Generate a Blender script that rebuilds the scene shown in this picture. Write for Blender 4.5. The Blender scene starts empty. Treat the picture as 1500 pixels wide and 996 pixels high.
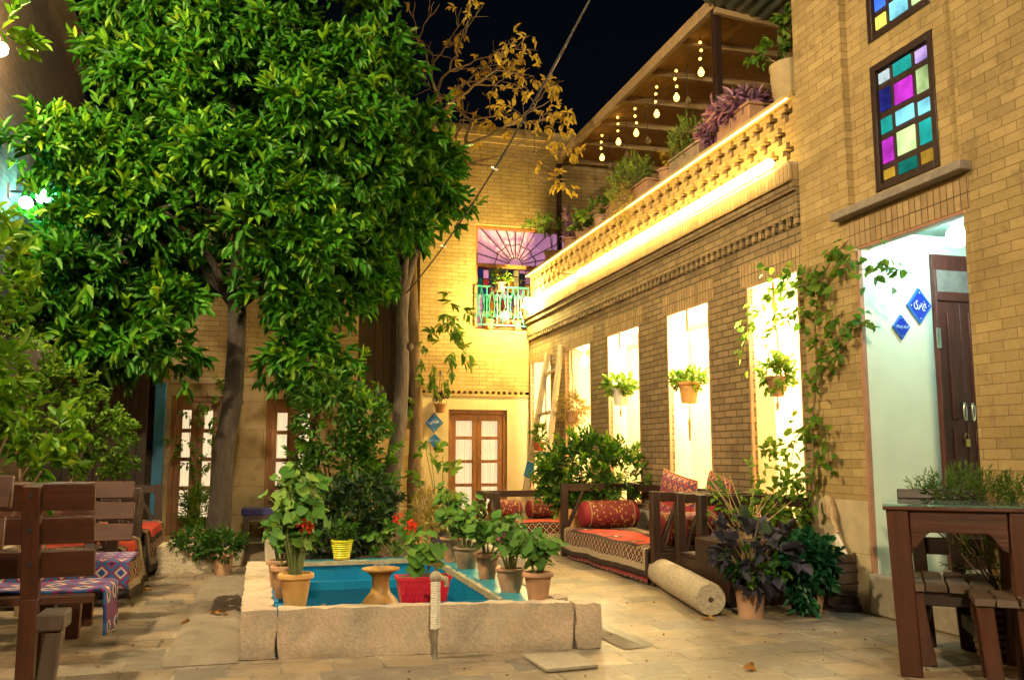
import bpy, bmesh, math, random
import numpy as np
from mathutils import Vector, Matrix
PI = math.pi
R = math.radians
random.seed(7)
rng = np.random.default_rng(11)
SC = bpy.context.scene
COL = SC.collection

# ------------------------------------------------------------------ camera
FPX, CX, CY, CAMZ = 1300.0, 750.0, 498.0, 1.10
PITCH, YAW = math.atan(170 / 1300), R(15.56)
FW = Vector((math.sin(YAW) * math.cos(PITCH), math.cos(YAW) * math.cos(PITCH), math.sin(PITCH)))
RT = Vector((math.cos(YAW), -math.sin(YAW), 0))
UP = RT.cross(FW)
CAM = Vector((0, 0, CAMZ))
cd = bpy.data.cameras.new('camera')
cam = bpy.data.objects.new('camera', cd)
COL.objects.link(cam)
cam.location = CAM
cam.rotation_euler = (PI / 2 + PITCH, 0, -YAW)
cd.sensor_fit = 'HORIZONTAL'; cd.sensor_width = 36; cd.lens = 36 * FPX / 1500
cd.clip_start = 0.05; cd.clip_end = 500
SC.camera = cam

def ray(px, py): return RT * (px - CX) + UP * (CY - py) + FW * FPX
def G(px, py, z=0.0):                     # point of a level surface seen at a photo pixel
    v = ray(px, py); return CAM + v * ((z - CAMZ) / v.z)
def AX(px, py, x): v = ray(px, py); return CAM + v * (x / v.x)
def AY(px, py, y): v = ray(px, py); return CAM + v * (y / v.y)

# ------------------------------------------------------------------ materials
class NT:
    def __init__(s, name):
        s.m = bpy.data.materials.new(name); s.m.use_nodes = True
        s.t = s.m.node_tree; s.t.nodes.clear()
        s.out = s.n('ShaderNodeOutputMaterial')
    def n(s, typ, **kw):
        nd = s.t.nodes.new(typ)
        for k, v in kw.items():
            if k.startswith('i_'):
                key = k[2:]; key = int(key) if key.isdigit() else key.replace('_', ' ')
                if hasattr(v, 'is_output'): s.t.links.new(v, nd.inputs[key])
                else: nd.inputs[key].default_value = v
            else: setattr(nd, k, v)
        return nd
    def l(s, a, b): s.t.links.new(a, b)
    def math(s, op, a, b=None, c=None):
        nd = s.n('ShaderNodeMath', operation=op)
        for i, v in enumerate((a, b, c)):
            if v is None: continue
            if hasattr(v, 'is_output'): s.l(v, nd.inputs[i])
            else: nd.inputs[i].default_value = v
        return nd.outputs[0]
    def mix(s, fac, a, b, blend='MIX'):
        nd = s.n('ShaderNodeMix', data_type='RGBA', blend_type=blend)
        for i, v in ((0, fac), (6, a), (7, b)):
            if hasattr(v, 'is_output'): s.l(v, nd.inputs[i])
            else: nd.inputs[i].default_value = v if i == 0 or len(v) == 4 else (*v, 1)
        return nd.outputs[2]
    def ramp(s, fac, stops, interp='LINEAR'):
        nd = s.n('ShaderNodeValToRGB'); cr = nd.color_ramp; cr.interpolation = interp
        while len(cr.elements) < len(stops): cr.elements.new(0.5)
        for e, (p, c) in zip(cr.elements, stops):
            e.position = p; e.color = (*c, 1) if len(c) == 3 else c
        s.l(fac, nd.inputs[0]); return nd.outputs[0]
    def coord(s, kind='Object'): return s.n('ShaderNodeTexCoord').outputs[kind]
    def pos(s): return s.n('ShaderNodeNewGeometry').outputs['Position']
    def noise(s, vec, scale, detail=4, rough=.6, out=0):
        nd = s.n('ShaderNodeTexNoise', i_Scale=scale, i_Detail=detail, i_Roughness=rough)
        if vec is not None: s.l(vec, nd.inputs['Vector'])
        return nd.outputs[out]
    def bsdf(s, col, rough=.6, bump=None, bstr=.3, bdist=.01, **kw):
        b = s.n('ShaderNodeBsdfPrincipled')
        for k, v in (('Base Color', col), ('Roughness', rough)):
            if hasattr(v, 'is_output'): s.l(v, b.inputs[k])
            else: b.inputs[k].default_value = (*v, 1) if k == 'Base Color' and len(v) == 3 else v
        for k, v in kw.items(): b.inputs[k.replace('_', ' ')].default_value = v
        if bump is not None:
            bn = s.n('ShaderNodeBump', i_Strength=bstr, i_Distance=bdist, i_Height=bump)
            s.l(bn.outputs[0], b.inputs['Normal'])
        s.l(b.outputs[0], s.out.inputs[0]); return b

def brick_mat(name, c1, c2, mortar, bw=.21, bh=.062, ms=.0035, vertical=False, bump=.6, stain=.35, dark=(.12, .07, .035)):
    t = NT(name)
    sp = t.n('ShaderNodeSeparateXYZ', i_0=t.pos())
    h = t.math('ADD', sp.outputs[0], sp.outputs[1])
    # slight hand-laid wobble of the courses
    wob = t.math('MULTIPLY', t.math('SUBTRACT', t.noise(t.pos(), 1.3, 2), .5), .012)
    v = t.math('ADD', sp.outputs[2], wob)
    cv = t.n('ShaderNodeCombineXYZ')
    t.l(v if vertical else h, cv.inputs[0]); t.l(h if vertical else v, cv.inputs[1])
    b = t.n('ShaderNodeTexBrick', offset=.5 if not vertical else 0.0, i_Scale=1.0, i_Mortar_Size=ms, i_Mortar_Smooth=.2, i_Bias=0.0,
            i_Brick_Width=bw, i_Row_Height=bh)
    t.l(cv.outputs[0], b.inputs['Vector'])
    b.inputs['Color1'].default_value = (*c1, 1); b.inputs['Color2'].default_value = (*c2, 1); b.inputs['Mortar'].default_value = (*mortar, 1)
    n1 = t.noise(t.pos(), 2.2, 5, .7); n2 = t.noise(t.pos(), 45, 3)
    col = t.mix(t.math('MULTIPLY', t.ramp(n1, [(.45, (0, 0, 0)), (.75, (1, 1, 1))]), stain), b.outputs[0], dark)
    bl = t.noise(cv.outputs[0], 6.5, 2); col = t.mix(t.math('MULTIPLY', t.ramp(bl, [(.56, (0, 0, 0)), (.66, (1, 1, 1))]), .35), col, tuple(x * .45 for x in c2))
    col = t.mix(t.math('MULTIPLY', t.ramp(t.noise(t.pos(), .9, 4), [(.5, (0, 0, 0)), (.75, (1, 1, 1))]), .3), col, tuple(min(1, x * 1.25) for x in c1))
    col = t.mix(.3, col, t.ramp(n2, [(.3, (.5, .5, .5)), (.7, (1, 1, 1))]), 'MULTIPLY')
    hgt = t.math('SUBTRACT', t.math('MULTIPLY', n2, .25), b.outputs['Fac'])
    t.bsdf(col, .85, hgt, bump, .012)
    return t.m

def simple(name, c, rough=.6, nscale=12, var=.35, bump=.15, bdist=.004, **kw):
    t = NT(name); p = t.coord()
    n = t.noise(p, nscale, 5, .65); n2 = t.noise(p, nscale * .23, 3)
    dk = tuple(x * (1 - var) for x in c); lt = tuple(min(1, x * (1 + var * .6)) for x in c)
    col = t.mix(t.ramp(n, [(.3, (0, 0, 0)), (.7, (1, 1, 1))]), dk, lt)
    col = t.mix(t.math('MULTIPLY', n2, .5), col, c)
    t.bsdf(col, rough, n, bump, bdist, **kw); return t.m

def wood(name, c, rough=.5, axis=0, var=.55, grain=22):
    t = NT(name); p = t.coord()
    sc = [grain, grain, grain]; sc[axis] = grain * .07
    mp = t.n('ShaderNodeMapping', i_Vector=p); mp.inputs['Scale'].default_value = sc
    n = t.noise(mp.outputs[0], 1.6, 6, .7); n2 = t.noise(p, 3.0, 4)
    col = t.mix(t.ramp(n, [(.32, (0, 0, 0)), (.68, (1, 1, 1))]), tuple(x * (1 - var) for x in c), tuple(min(1, x * 1.35) for x in c))
    col = t.mix(t.math('MULTIPLY', t.ramp(n2, [(.5, (0, 0, 0)), (.72, (1, 1, 1))]), .5), col, tuple(x * .35 for x in c))
    pt = t.n('ShaderNodeNewGeometry').outputs['Pointiness']
    col = t.mix(t.math('MULTIPLY', t.ramp(pt, [(.54, (0, 0, 0)), (.62, (1, 1, 1))]), t.math('MULTIPLY', t.noise(p, 11, 3), .8)), col, tuple(min(1, x * 1.9 + .01) for x in c))
    t.bsdf(col, t.math('ADD', t.math('MULTIPLY', n2, .35), rough - .15), n, .45, .006); return t.m

def leafmat(name, a, b, c=None, rough=.42, trans=.35):
    t = NT(name); g = t.n('ShaderNodeNewGeometry')
    rnd = g.outputs['Random Per Island']
    stops = [(0, a), (.75, b)] + ([(1.0, c)] if c else [])
    col = t.ramp(rnd, stops)
    col = t.mix(.3, col, t.ramp(t.noise(t.pos(), 1.6, 2), [(.35, (.45, .45, .45)), (.65, (1.2, 1.2, 1.0))]), 'MULTIPLY')
    b1 = t.n('ShaderNodeBsdfPrincipled', i_Base_Color=col, i_Roughness=rough + .1)
    b1.inputs['Specular IOR Level'].default_value = .3
    tr = t.n('ShaderNodeBsdfTranslucent', i_Color=col)
    mx = t.n('ShaderNodeMixShader', i_0=trans, i_1=b1.outputs[0], i_2=tr.outputs[0])
    t.l(mx.outputs[0], t.out.inputs[0]); return t.m

def emit(name, c, s):
    t = NT(name); e = t.n('ShaderNodeEmission', i_Color=(*c, 1), i_Strength=s); t.l(e.outputs[0], t.out.inputs[0]); return t.m

def glass_pane(name, c, s):      # a coloured pane with a lamp-lit room behind it
    t = NT(name); p = t.pos()
    n = t.noise(p, 5, 2)
    e = t.n('ShaderNodeEmission', i_Color=(*c, 1)); t.l(t.math('MULTIPLY', t.math('ADD', t.math('MULTIPLY', t.ramp(t.noise(p, 3.1, 4), [(.3, (0, 0, 0)), (.7, (1, 1, 1))]), 1.0), .35), s), e.inputs[1])
    gl = t.n('ShaderNodeBsdfGlossy', i_Roughness=.08)
    fr = t.n('ShaderNodeFresnel', i_IOR=1.45)
    mx = t.n('ShaderNodeMixShader', i_0=fr.outputs[0], i_1=e.outputs[0], i_2=gl.outputs[0]); t.l(mx.outputs[0], t.out.inputs[0]); return t.m

M = {}
M['brick_tower'] = brick_mat('tower_brick', (.48, .345, .15), (.35, .245, .10), (.15, .10, .045), bh=.0635, ms=.0025)
M['brick_wing'] = brick_mat('wing_brick', (.33, .235, .12), (.215, .15, .08), (.05, .035, .02), bh=.0635, ms=.0055, bump=.9)
M['brick_back'] = brick_mat('back_brick', (.50, .37, .17), (.42, .29, .12), (.17, .11, .05), bw=.24, bh=.066, ms=.004)
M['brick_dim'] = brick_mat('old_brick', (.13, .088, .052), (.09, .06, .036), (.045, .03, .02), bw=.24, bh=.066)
M['soldier'] = brick_mat('soldier_brick', (.46, .32, .16), (.34, .225, .11), (.08, .05, .03), bw=.21, bh=.058, ms=.004, vertical=True)
M['plaster'] = simple('cream_plaster', (.66, .56, .38), .85, 5, .12, .1)
M['white_plaster'] = simple('white_plaster', (.68, .74, .60), .8, 4, .08, .08)
M['beige_plaster'] = simple('beige_plaster', (.50, .40, .25), .85, 6, .25, .2)
M['lime_stone'] = simple('grey_limestone', (.36, .31, .24), .8, 20, .3, .3, .006)
M['terracotta_edge'] = simple('terracotta_edge', (.42, .25, .14), .7, 20, .3)
M['slate'] = simple('slate_sill', (.26, .22, .19), .6, 12, .35)
M['wood_dark'] = wood('dark_wood', (.028, .012, .008), .42, 0)
M['wood_dark_v'] = wood('dark_wood_upright', (.028, .012, .008), .42, 2)
M['wood_dark_y'] = wood('dark_wood_lengthwise', (.028, .012, .008), .42, 1)
M['wood_red'] = wood('reddish_wood', (.062, .016, .006), .40, 0)
M['wood_red_v'] = wood('reddish_wood_upright', (.062, .016, .006), .40, 2)
M['wood_grey'] = wood('weathered_wood', (.07, .042, .030), .6, 2)
M['wood_door'] = wood('door_wood', (.23, .098, .034), .45, 2)
M['wood_door_dark'] = wood('dark_door_wood', (.10, .022, .014), .5, 2)
M['wood_pale'] = wood('pale_wood', (.42, .29, .16), .6, 2)
M['wood_ladder'] = wood('ladder_wood', (.60, .47, .31), .7, 2)
M['wood_roof'] = wood('roof_boards', (.36, .21, .09), .6, 1, grain=14)
M['wood_beam'] = wood('beam_wood', (.30, .20, .10), .6, 0)
M['trunk'] = None
M['black'] = simple('black_cable', (.02, .02, .022), .5, 20)
M['cord'] = simple('hemp_cord', (.36, .25, .13), .9, 60)
M['metal_dark'] = simple('dark_metal', (.06, .06, .065), .4, 30, Metallic=.7)
M['brass'] = simple('brass', (.55, .38, .14), .3, 20, Metallic=1.0)
M['steel'] = simple('steel', (.55, .55, .52), .3, 20, Metallic=1.0)
M['teal_paint'] = simple('teal_paint', (.012, .20, .17), .45, 20)
M['blue_paint'] = simple('blue_paint', (.05, .24, .50), .5, 6)
M['soil'] = simple('soil', (.07, .05, .035), .95, 40, .5, .8, .02)
M['terracotta'] = simple('terracotta', (.43, .235, .135), .8, 9, .35, .15)
M['terracotta_pale'] = simple('pale_terracotta', (.45, .27, .17), .85, 8, .35, .2)
M['terracotta_orange'] = simple('orange_terracotta', (.62, .34, .11), .75, 7, .2, .1)
M['terracotta_grey'] = simple('mossy_terracotta', (.33, .235, .15), .85, 10, .45, .25)
M['ochre_glaze'] = simple('ochre_clay', (.40, .22, .06), .45, 9, .3, .1)
M['yellow_glaze'] = simple('yellow_glaze', (.78, .74, .03), .35, 9, .08, .05)
M['red_plastic'] = simple('red_plastic', (.62, .02, .055), .35, 9, .1, .05)
M['white_cer'] = simple('white_ceramic', (.75, .70, .60), .4, 9, .1, .05)
M['red_cer'] = simple('red_pot', (.42, .09, .05), .5, 9, .2, .05)
M['velvet'] = simple('crimson_velvet', (.19, .008, .013), .7, 40, .3, .1)
M['curtain'] = simple('glowing_white_curtain', (.72, .67, .55), .9, 6, .1, .05, Emission_Strength=.28, Emission_Color=(1, .82, .55, 1))  # slight glow put into the cloth, as from a lit room behind
M['stone_roller'] = simple('pale_stone', (.47, .40, .30), .95, 38, .38, 1.0, .02)
M['fabric_dark'] = simple('dark_fabric', (.04, .03, .04), .95, 40, .4)
M['white_paint'] = simple('white_paint', (.75, .78, .76), .5, 6, .08)
M['navy_tile'] = simple('cobalt_tile', (.015, .04, .42), .22, 8, .3, .03)
M['turq_tile'] = simple('turquoise_tile', (.03, .16, .60), .22, 8, .35, .03)
M['white_ink'] = simple('white_lettering', (.82, .85, .88), .4, 8, .03, 0)
M['pale_ink'] = simple('pale_blue_lettering', (.35, .55, .8), .4, 8, .03, 0)
M['rosy'] = simple('rosy_brick', (.40, .2, .12), .8, 12, .3)

def rim_stone():
    t = NT('pool_rim_stone'); p = t.coord()
    n = t.noise(p, 3.2, 6, .65); n2 = t.noise(p, 55, 4, .7); n3 = t.noise(p, 9, 4)
    col = t.ramp(n, [(.28, (.42, .35, .29)), (.45, (.60, .49, .38)), (.58, (.66, .50, .37)), (.72, (.52, .45, .38))])
    col = t.mix(.4, col, t.ramp(n2, [(.35, (.45, .45, .45)), (.65, (1.1, 1.1, 1.1))]), 'MULTIPLY')
    col = t.mix(t.math('MULTIPLY', t.ramp(n3, [(.55, (0, 0, 0)), (.7, (1, 1, 1))]), .35), col, (.62, .58, .5))
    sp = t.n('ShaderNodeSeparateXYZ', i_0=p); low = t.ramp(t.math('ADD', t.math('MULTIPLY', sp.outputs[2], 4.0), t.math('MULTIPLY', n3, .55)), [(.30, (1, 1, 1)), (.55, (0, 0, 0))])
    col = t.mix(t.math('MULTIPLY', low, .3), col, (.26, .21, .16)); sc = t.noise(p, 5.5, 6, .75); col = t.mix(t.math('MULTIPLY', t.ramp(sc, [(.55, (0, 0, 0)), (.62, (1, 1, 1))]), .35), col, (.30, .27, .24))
    h = t.math('ADD', t.math('MULTIPLY', n2, .5), n)
    t.bsdf(col, .85, h, .8, .03); return t.m
M['rim'] = rim_stone()

def trunk_mat(name, a, b):
    t = NT(name); p = t.coord()
    mp = t.n('ShaderNodeMapping', i_Vector=p); mp.inputs['Scale'].default_value = (16, 16, 4)
    n = t.noise(mp.outputs[0], 1.5, 6, .7); n2 = t.noise(p, 5, 4)
    col = t.mix(t.ramp(n, [(.3, (0, 0, 0)), (.7, (1, 1, 1))]), a, b)
    col = t.mix(t.math('MULTIPLY', t.ramp(n2, [(.55, (0, 0, 0)), (.7, (1, 1, 1))]), .4), col, (.07, .07, .05))
    t.bsdf(col, .9, n, 1.0, .03); return t.m
M['trunk'] = trunk_mat('bark', (.022, .016, .013), (.062, .045, .035))
M['trunk_slim'] = trunk_mat('grey_bark', (.05, .04, .032), (.15, .115, .09))
M['trunk_dry'] = trunk_mat('dry_bark', (.11, .07, .035), (.25, .16, .08))
M['stem'] = simple('green_stem', (.16, .20, .06), .7, 30)
M['stem_brown'] = simple('woody_stem', (.2, .13, .07), .8, 30)

def tile_mat():
    t = NT('pool_tile'); sp = t.n('ShaderNodeSeparateXYZ', i_0=t.pos())
    cv = t.n('ShaderNodeCombineXYZ'); t.l(t.math('ADD', sp.outputs[0], sp.outputs[1]), cv.inputs[0]); t.l(sp.outputs[2], cv.inputs[1])
    b = t.n('ShaderNodeTexBrick', offset=0.0, i_Scale=1.0, i_Mortar_Size=.003, i_Brick_Width=.2, i_Row_Height=.2)
    t.l(cv.outputs[0], b.inputs['Vector'])
    b.inputs['Color1'].default_value = (.004, .17, .40, 1); b.inputs['Color2'].default_value = (.008, .22, .44, 1); b.inputs['Mortar'].default_value = (.01, .2, .34, 1)
    n = t.noise(t.pos(), 6, 4); col = t.mix(t.math('MULTIPLY', t.ramp(n, [(.5, (0, 0, 0)), (.75, (1, 1, 1))]), .5), b.outputs[0], (.008, .15, .25))
    t.bsdf(col, .25, t.math('MULTIPLY', b.outputs['Fac'], -1), .3, .004); return t.m
M['pool_tile'] = tile_mat()
M['ledge_tile'] = simple('ledge_tile', (.012, .21, .31), .35, 9, .4, .2)

def paving():
    t = NT('stone_paving'); p = t.pos()
    w = t.n('ShaderNodeVectorMath', operation='MULTIPLY_ADD'); t.l(t.noise(p, 1.5, 2, out=1), w.inputs[0]); w.inputs[1].default_value = (.035, .035, 0); t.l(p, w.inputs[2])
    b = t.n('ShaderNodeTexBrick', offset=.43, i_Scale=1.0, i_Mortar_Size=.008, i_Mortar_Smooth=.15, i_Brick_Width=.33, i_Row_Height=.27, offset_frequency=2, squash=.8, squash_frequency=3)
    t.l(w.outputs[0], b.inputs['Vector'])
    b.inputs['Color1'].default_value = (.38, .275, .175, 1); b.inputs['Color2'].default_value = (.19, .17, .15, 1); b.inputs['Mortar'].default_value = (.50, .44, .34, 1)
    n1 = t.noise(p, 2.1, 6, .7); n2 = t.noise(p, 30, 5, .7); n3 = t.noise(p, 7, 4)
    col = t.mix(t.math('MULTIPLY', t.ramp(n1, [(.42, (0, 0, 0)), (.66, (1, 1, 1))]), .7), b.outputs[0], (.17, .14, .11))
    col = t.mix(t.math('MULTIPLY', t.ramp(n3, [(.52, (0, 0, 0)), (.72, (1, 1, 1))]), .45), col, (.46, .38, .29))
    col = t.mix(.35, col, t.ramp(n2, [(.3, (.45, .45, .45)), (.7, (1.1, 1.1, 1.1))]), 'MULTIPLY')
    crk = t.n('ShaderNodeTexVoronoi', feature='DISTANCE_TO_EDGE', i_Scale=1.7); t.l(w.outputs[0], crk.inputs['Vector'])
    col = t.mix(t.math('MULTIPLY', t.math('LESS_THAN', crk.outputs[0], .004), t.math('GREATER_THAN', n1, .56)), col, (.09, .075, .06))
    jd = t.math('MULTIPLY', b.outputs['Fac'], t.ramp(n1, [(.35, (0, 0, 0)), (.6, (1, 1, 1))])); col = t.mix(jd, col, (.10, .08, .06))
    h = t.math('ADD', t.math('MULTIPLY', b.outputs['Fac'], -.8), t.math('ADD', t.math('MULTIPLY', n2, .35), t.math('MULTIPLY', n3, .5)))
    t.bsdf(col, t.ramp(n3, [(.3, (.42, .42, .42)), (.7, (.72, .72, .72))]), h, .55, .012); return t.m
M['paving'] = paving()

def corrugated(name, c1, c2):
    t = NT(name); p = t.pos(); n = t.noise(p, 4, 4)
    t.bsdf(t.mix(t.ramp(n, [(.35, (0, 0, 0)), (.65, (1, 1, 1))]), c1, c2), .45, n, .1, .004); return t.m
M['sheet'] = corrugated('roof_sheet', (.10, .20, .21), (.22, .20, .17))

# rugs: uv in metres; pattern by distance to the edge
def rug_mat(name, field, f2, border, zig, size_u, size_v, cell=.09):
    t = NT(name); uv = t.n('ShaderNodeUVMap').outputs[0]; s = t.n('ShaderNodeSeparateXYZ', i_0=uv)
    u, v = s.outputs[0], s.outputs[1]
    du = t.math('MINIMUM', u, t.math('SUBTRACT', size_u, u)); dv = t.math('MINIMUM', v, t.math('SUBTRACT', size_v, v))
    d = t.math('MINIMUM', du, dv)
    a = t.math('ABSOLUTE', t.math('SUBTRACT', t.math('FRACT', t.math('MULTIPLY', u, 1 / cell)), .5))
    b = t.math('ABSOLUTE', t.math('SUBTRACT', t.math('FRACT', t.math('MULTIPLY', v, 1 / cell)), .5))
    dia = t.math('ADD', a, b)
    lat = t.ramp(dia, [(0, tuple(x * .5 for x in field)), (.22, border), (.43, zig), (.53, border), (.80, tuple(x * .6 for x in field)), (.93, zig)], 'CONSTANT')
    small = t.math('FRACT', t.math('MULTIPLY', t.math('ADD', u, v), 42))
    chk = t.ramp(small, [(0, zig), (.5, border)], 'CONSTANT')
    big = t.ramp(t.math('ADD', t.math('ABSOLUTE', t.math('SUBTRACT', t.math('FRACT', t.math('MULTIPLY', u, 2.3)), .5)), t.math('ABSOLUTE', t.math('SUBTRACT', t.math('FRACT', t.math('MULTIPLY', v, 2.3)), .5))),
                 [(0, zig), (.06, border), (.14, f2), (.30, field)], 'CONSTANT')
    band = lambda x: t.math('LESS_THAN', d, x)
    col = t.mix(band(.29), big, tuple(x * .12 for x in f2))
    col = t.mix(band(.24), col, lat)
    col = t.mix(band(.11), col, chk)
    col = t.mix(band(.055), col, border)
    n = t.noise(uv, 160, 3); col = t.mix(.5, col, t.ramp(n, [(.3, (.5, .5, .5)), (.7, (1.1, 1.1, 1.1))]), 'MULTIPLY')
    t.bsdf(col, .95, n, .5, .004); return t.m

def kilim(name, cols, cell=.16):
    t = NT(name); uv = t.n('ShaderNodeUVMap').outputs[0]; s = t.n('ShaderNodeSeparateXYZ', i_0=uv)
    u, v = s.outputs[0], s.outputs[1]
    a = t.math('ABSOLUTE', t.math('SUBTRACT', t.math('FRACT', t.math('MULTIPLY', u, 1 / cell)), .5))
    b = t.math('ABSOLUTE', t.math('SUBTRACT', t.math('FRACT', t.math('MULTIPLY', v, 1 / cell)), .5))
    q = t.math('ADD', a, b); q = t.math('DIVIDE', t.math('FLOOR', t.math('MULTIPLY', q, 14)), 14)
    n = len(cols); col = t.ramp(q, [(i / n, c) for i, c in enumerate(cols)], 'CONSTANT')
    row = t.math('FRACT', t.math('MULTIPLY', v, 1 / (cell * 3.1)))
    st = t.ramp(t.math('FRACT', t.math('MULTIPLY', u, 1 / .035)), [(0, cols[0]), (.5, cols[2])], 'CONSTANT')
    col = t.mix(t.math('GREATER_THAN', row, .82), col, st)
    ns = t.noise(uv, 140, 3); col = t.mix(.5, col, t.ramp(ns, [(.3, (.5, .5, .5)), (.7, (1.1, 1.1, 1.1))]), 'MULTIPLY')
    t.bsdf(col, .95, ns, .5, .004); return t.m

def brocade(name, base, gold):
    t = NT(name); p = t.coord()
    v = t.n('ShaderNodeTexVoronoi', feature='SMOOTH_F1', i_Scale=26.0); t.l(p, v.inputs['Vector'])
    w = t.n('ShaderNodeTexWave', i_Scale=9.0, i_Distortion=11.0, i_Detail=3.0); t.l(p, w.inputs['Vector'])
    k = t.math('MULTIPLY', t.ramp(v.outputs[0], [(.30, (1, 1, 1)), (.36, (0, 0, 0))]), t.ramp(w.outputs[1], [(.45, (0, 0, 0)), (.55, (1, 1, 1))]))
    t.bsdf(t.mix(k, base, gold), .7, k, .2, .004); return t.m
M['brocade'] = brocade('red_gold_brocade', (.13, .010, .014), (.42, .25, .09))
RED = (.42, .035, .014); CREAM = (.68, .56, .38); DBR = (.035, .017, .014)
M['rug_blue'] = kilim('blue_kilim', [(.02, .05, .22), (.62, .55, .42), (.30, .03, .10), (.03, .12, .36), (.25, .02, .12), (.02, .03, .12)], .15)
M['rug_purple'] = kilim('purple_kilim', [(.03, .06, .26), (.5, .42, .4), (.25, .02, .12), (.03, .14, .36), (.30, .03, .14), (.03, .03, .14)], .11)
M['kilim_red'] = kilim('red_kilim', [(.36, .05, .05), (.5, .35, .2), (.34, .02, .03), (.06, .08, .14), (.5, .07, .06), (.12, .03, .05)], .10)

# ------------------------------------------------------------------ mesh helpers
def bx(bm, x0, x1, y0, y1, z0, z1, mi=0):
    x0, x1 = min(x0, x1), max(x0, x1); y0, y1 = min(y0, y1), max(y0, y1); z0, z1 = min(z0, z1), max(z0, z1)
    v = [bm.verts.new(p) for p in ((x0, y0, z0), (x1, y0, z0), (x1, y1, z0), (x0, y1, z0), (x0, y0, z1), (x1, y0, z1), (x1, y1, z1), (x0, y1, z1))]
    for f in ((3, 2, 1, 0), (4, 5, 6, 7), (0, 1, 5, 4), (1, 2, 6, 5), (2, 3, 7, 6), (3, 0, 4, 7)):
        bm.faces.new([v[i] for i in f]).material_index = mi

def bar(bm, a, b, w, h, mi=0, up=(0, 0, 1)):           # a beam of section w x h from a to b
    a, b = Vector(a), Vector(b); d = (b - a).normalized(); s = d.cross(Vector(up))
    if s.length < 1e-4: s = d.cross(Vector((0, 1, 0)))
    s.normalize(); u = s.cross(d)
    q = []
    for p in (a, b):
        for sx, su in ((-1, -1), (1, -1), (1, 1), (-1, 1)): q.append(bm.verts.new(p + s * (sx * w / 2) + u * (su * h / 2)))
    for f in ((3, 2, 1, 0), (4, 5, 6, 7), (0, 1, 5, 4), (1, 2, 6, 5), (2, 3, 7, 6), (3, 0, 4, 7)):
        bm.faces.new([q[i] for i in f]).material_index = mi

def tube(bm, pts, rad, seg=8, cap=True, mi=0, lump=0):
    pts = [Vector(p) for p in pts]; n = len(pts)
    rs = rad if isinstance(rad, (list, tuple)) else [rad] * n
    rings = []; prev = None
    for i, p in enumerate(pts):
        d = (pts[min(i + 1, n - 1)] - pts[max(i - 1, 0)])
        if d.length < 1e-7: d = Vector((0, 0, 1))
        d.normalize()
        a = prev if prev is not None else (Vector((1, 0, 0)) if abs(d.x) < .9 else Vector((0, 1, 0)))
        s = (a - d * a.dot(d)); s.normalize(); prev = s; t = d.cross(s)
        ring = []
        for k in range(seg):
            r = rs[i] * (1 + (random.uniform(-lump, lump) if lump else 0))
            ring.append(bm.verts.new(p + s * (r * math.cos(2 * PI * k / seg)) + t * (r * math.sin(2 * PI * k / seg))))
        rings.append(ring)
    for i in range(n - 1):
        for k in range(seg):
            f = bm.faces.new((rings[i][k], rings[i][(k + 1) % seg], rings[i + 1][(k + 1) % seg], rings[i + 1][k])); f.smooth = True; f.material_index = mi
    if cap:
        bm.faces.new(list(reversed(rings[0]))).material_index = mi; bm.faces.new(rings[-1]).material_index = mi

def lathe(bm, prof, c=(0, 0, 0), seg=24, mi=0, smooth=True):
    cx, cy, cz = c; rings = []
    for r, z in prof:
        if r < 1e-5: rings.append([bm.verts.new((cx, cy, cz + z))])
        else: rings.append([bm.verts.new((cx + r * math.cos(2 * PI * k / seg), cy + r * math.sin(2 * PI * k / seg), cz + z)) for k in range(seg)])
    for a, b in zip(rings, rings[1:]):
        for k in range(seg):
            k2 = (k + 1) % seg
            if len(a) == 1 and len(b) == 1: continue
            if len(a) == 1: f = bm.faces.new((a[0], b[k2], b[k]))
            elif len(b) == 1: f = bm.faces.new((a[k], a[k2], b[0]))
            else: f = bm.faces.new((a[k], a[k2], b[k2], b[k]))
            f.smooth = smooth; f.material_index = mi

def ball(bm, c, r, seg=12, sx=1, sz=1, mi=0):
    n = 8; lathe(bm, [(r * sx * math.sin(PI * i / n), -r * sz * math.cos(PI * i / n)) for i in range(n + 1)], c, seg, mi)

def prism(bm, pts, y0, y1, axis='y', mi=0):            # extrude an outline (a,b) along an axis
    def P(a, b, t): return {'y': (a, t, b), 'x': (t, a, b), 'z': (a, b, t)}[axis]
    A = [bm.verts.new(P(a, b, y0)) for a, b in pts]; B = [bm.verts.new(P(a, b, y1)) for a, b in pts]
    bm.faces.new(A).material_index = mi; bm.faces.new(list(reversed(B))).material_index = mi
    n = len(pts)
    for i in range(n): bm.faces.new((A[(i + 1) % n], A[i], B[i], B[(i + 1) % n])).material_index = mi

def fin(name, bm, mats, parent=None, bevel=0, normals=True):
    me = bpy.data.meshes.new(name)
    if normals: bmesh.ops.recalc_face_normals(bm, faces=bm.faces)
    bm.to_mesh(me); bm.free(); me.set_sharp_from_angle(angle=R(52))
    for m in (mats if isinstance(mats, (list, tuple)) else [mats]): me.materials.append(M[m] if isinstance(m, str) else m)
    o = bpy.data.objects.new(name, me); COL.objects.link(o)
    if parent is not None:
        o.parent = parent; o.matrix_parent_inverse = Matrix.Identity(4)
        if parent.get('_abs'): o.location = -Vector(parent['_abs'])
    if bevel:
        b = o.modifiers.new('bevel', 'BEVEL'); b.width = bevel; b.segments = 2; b.limit_method = 'ANGLE'; b.angle_limit = R(40)
    return o

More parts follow.
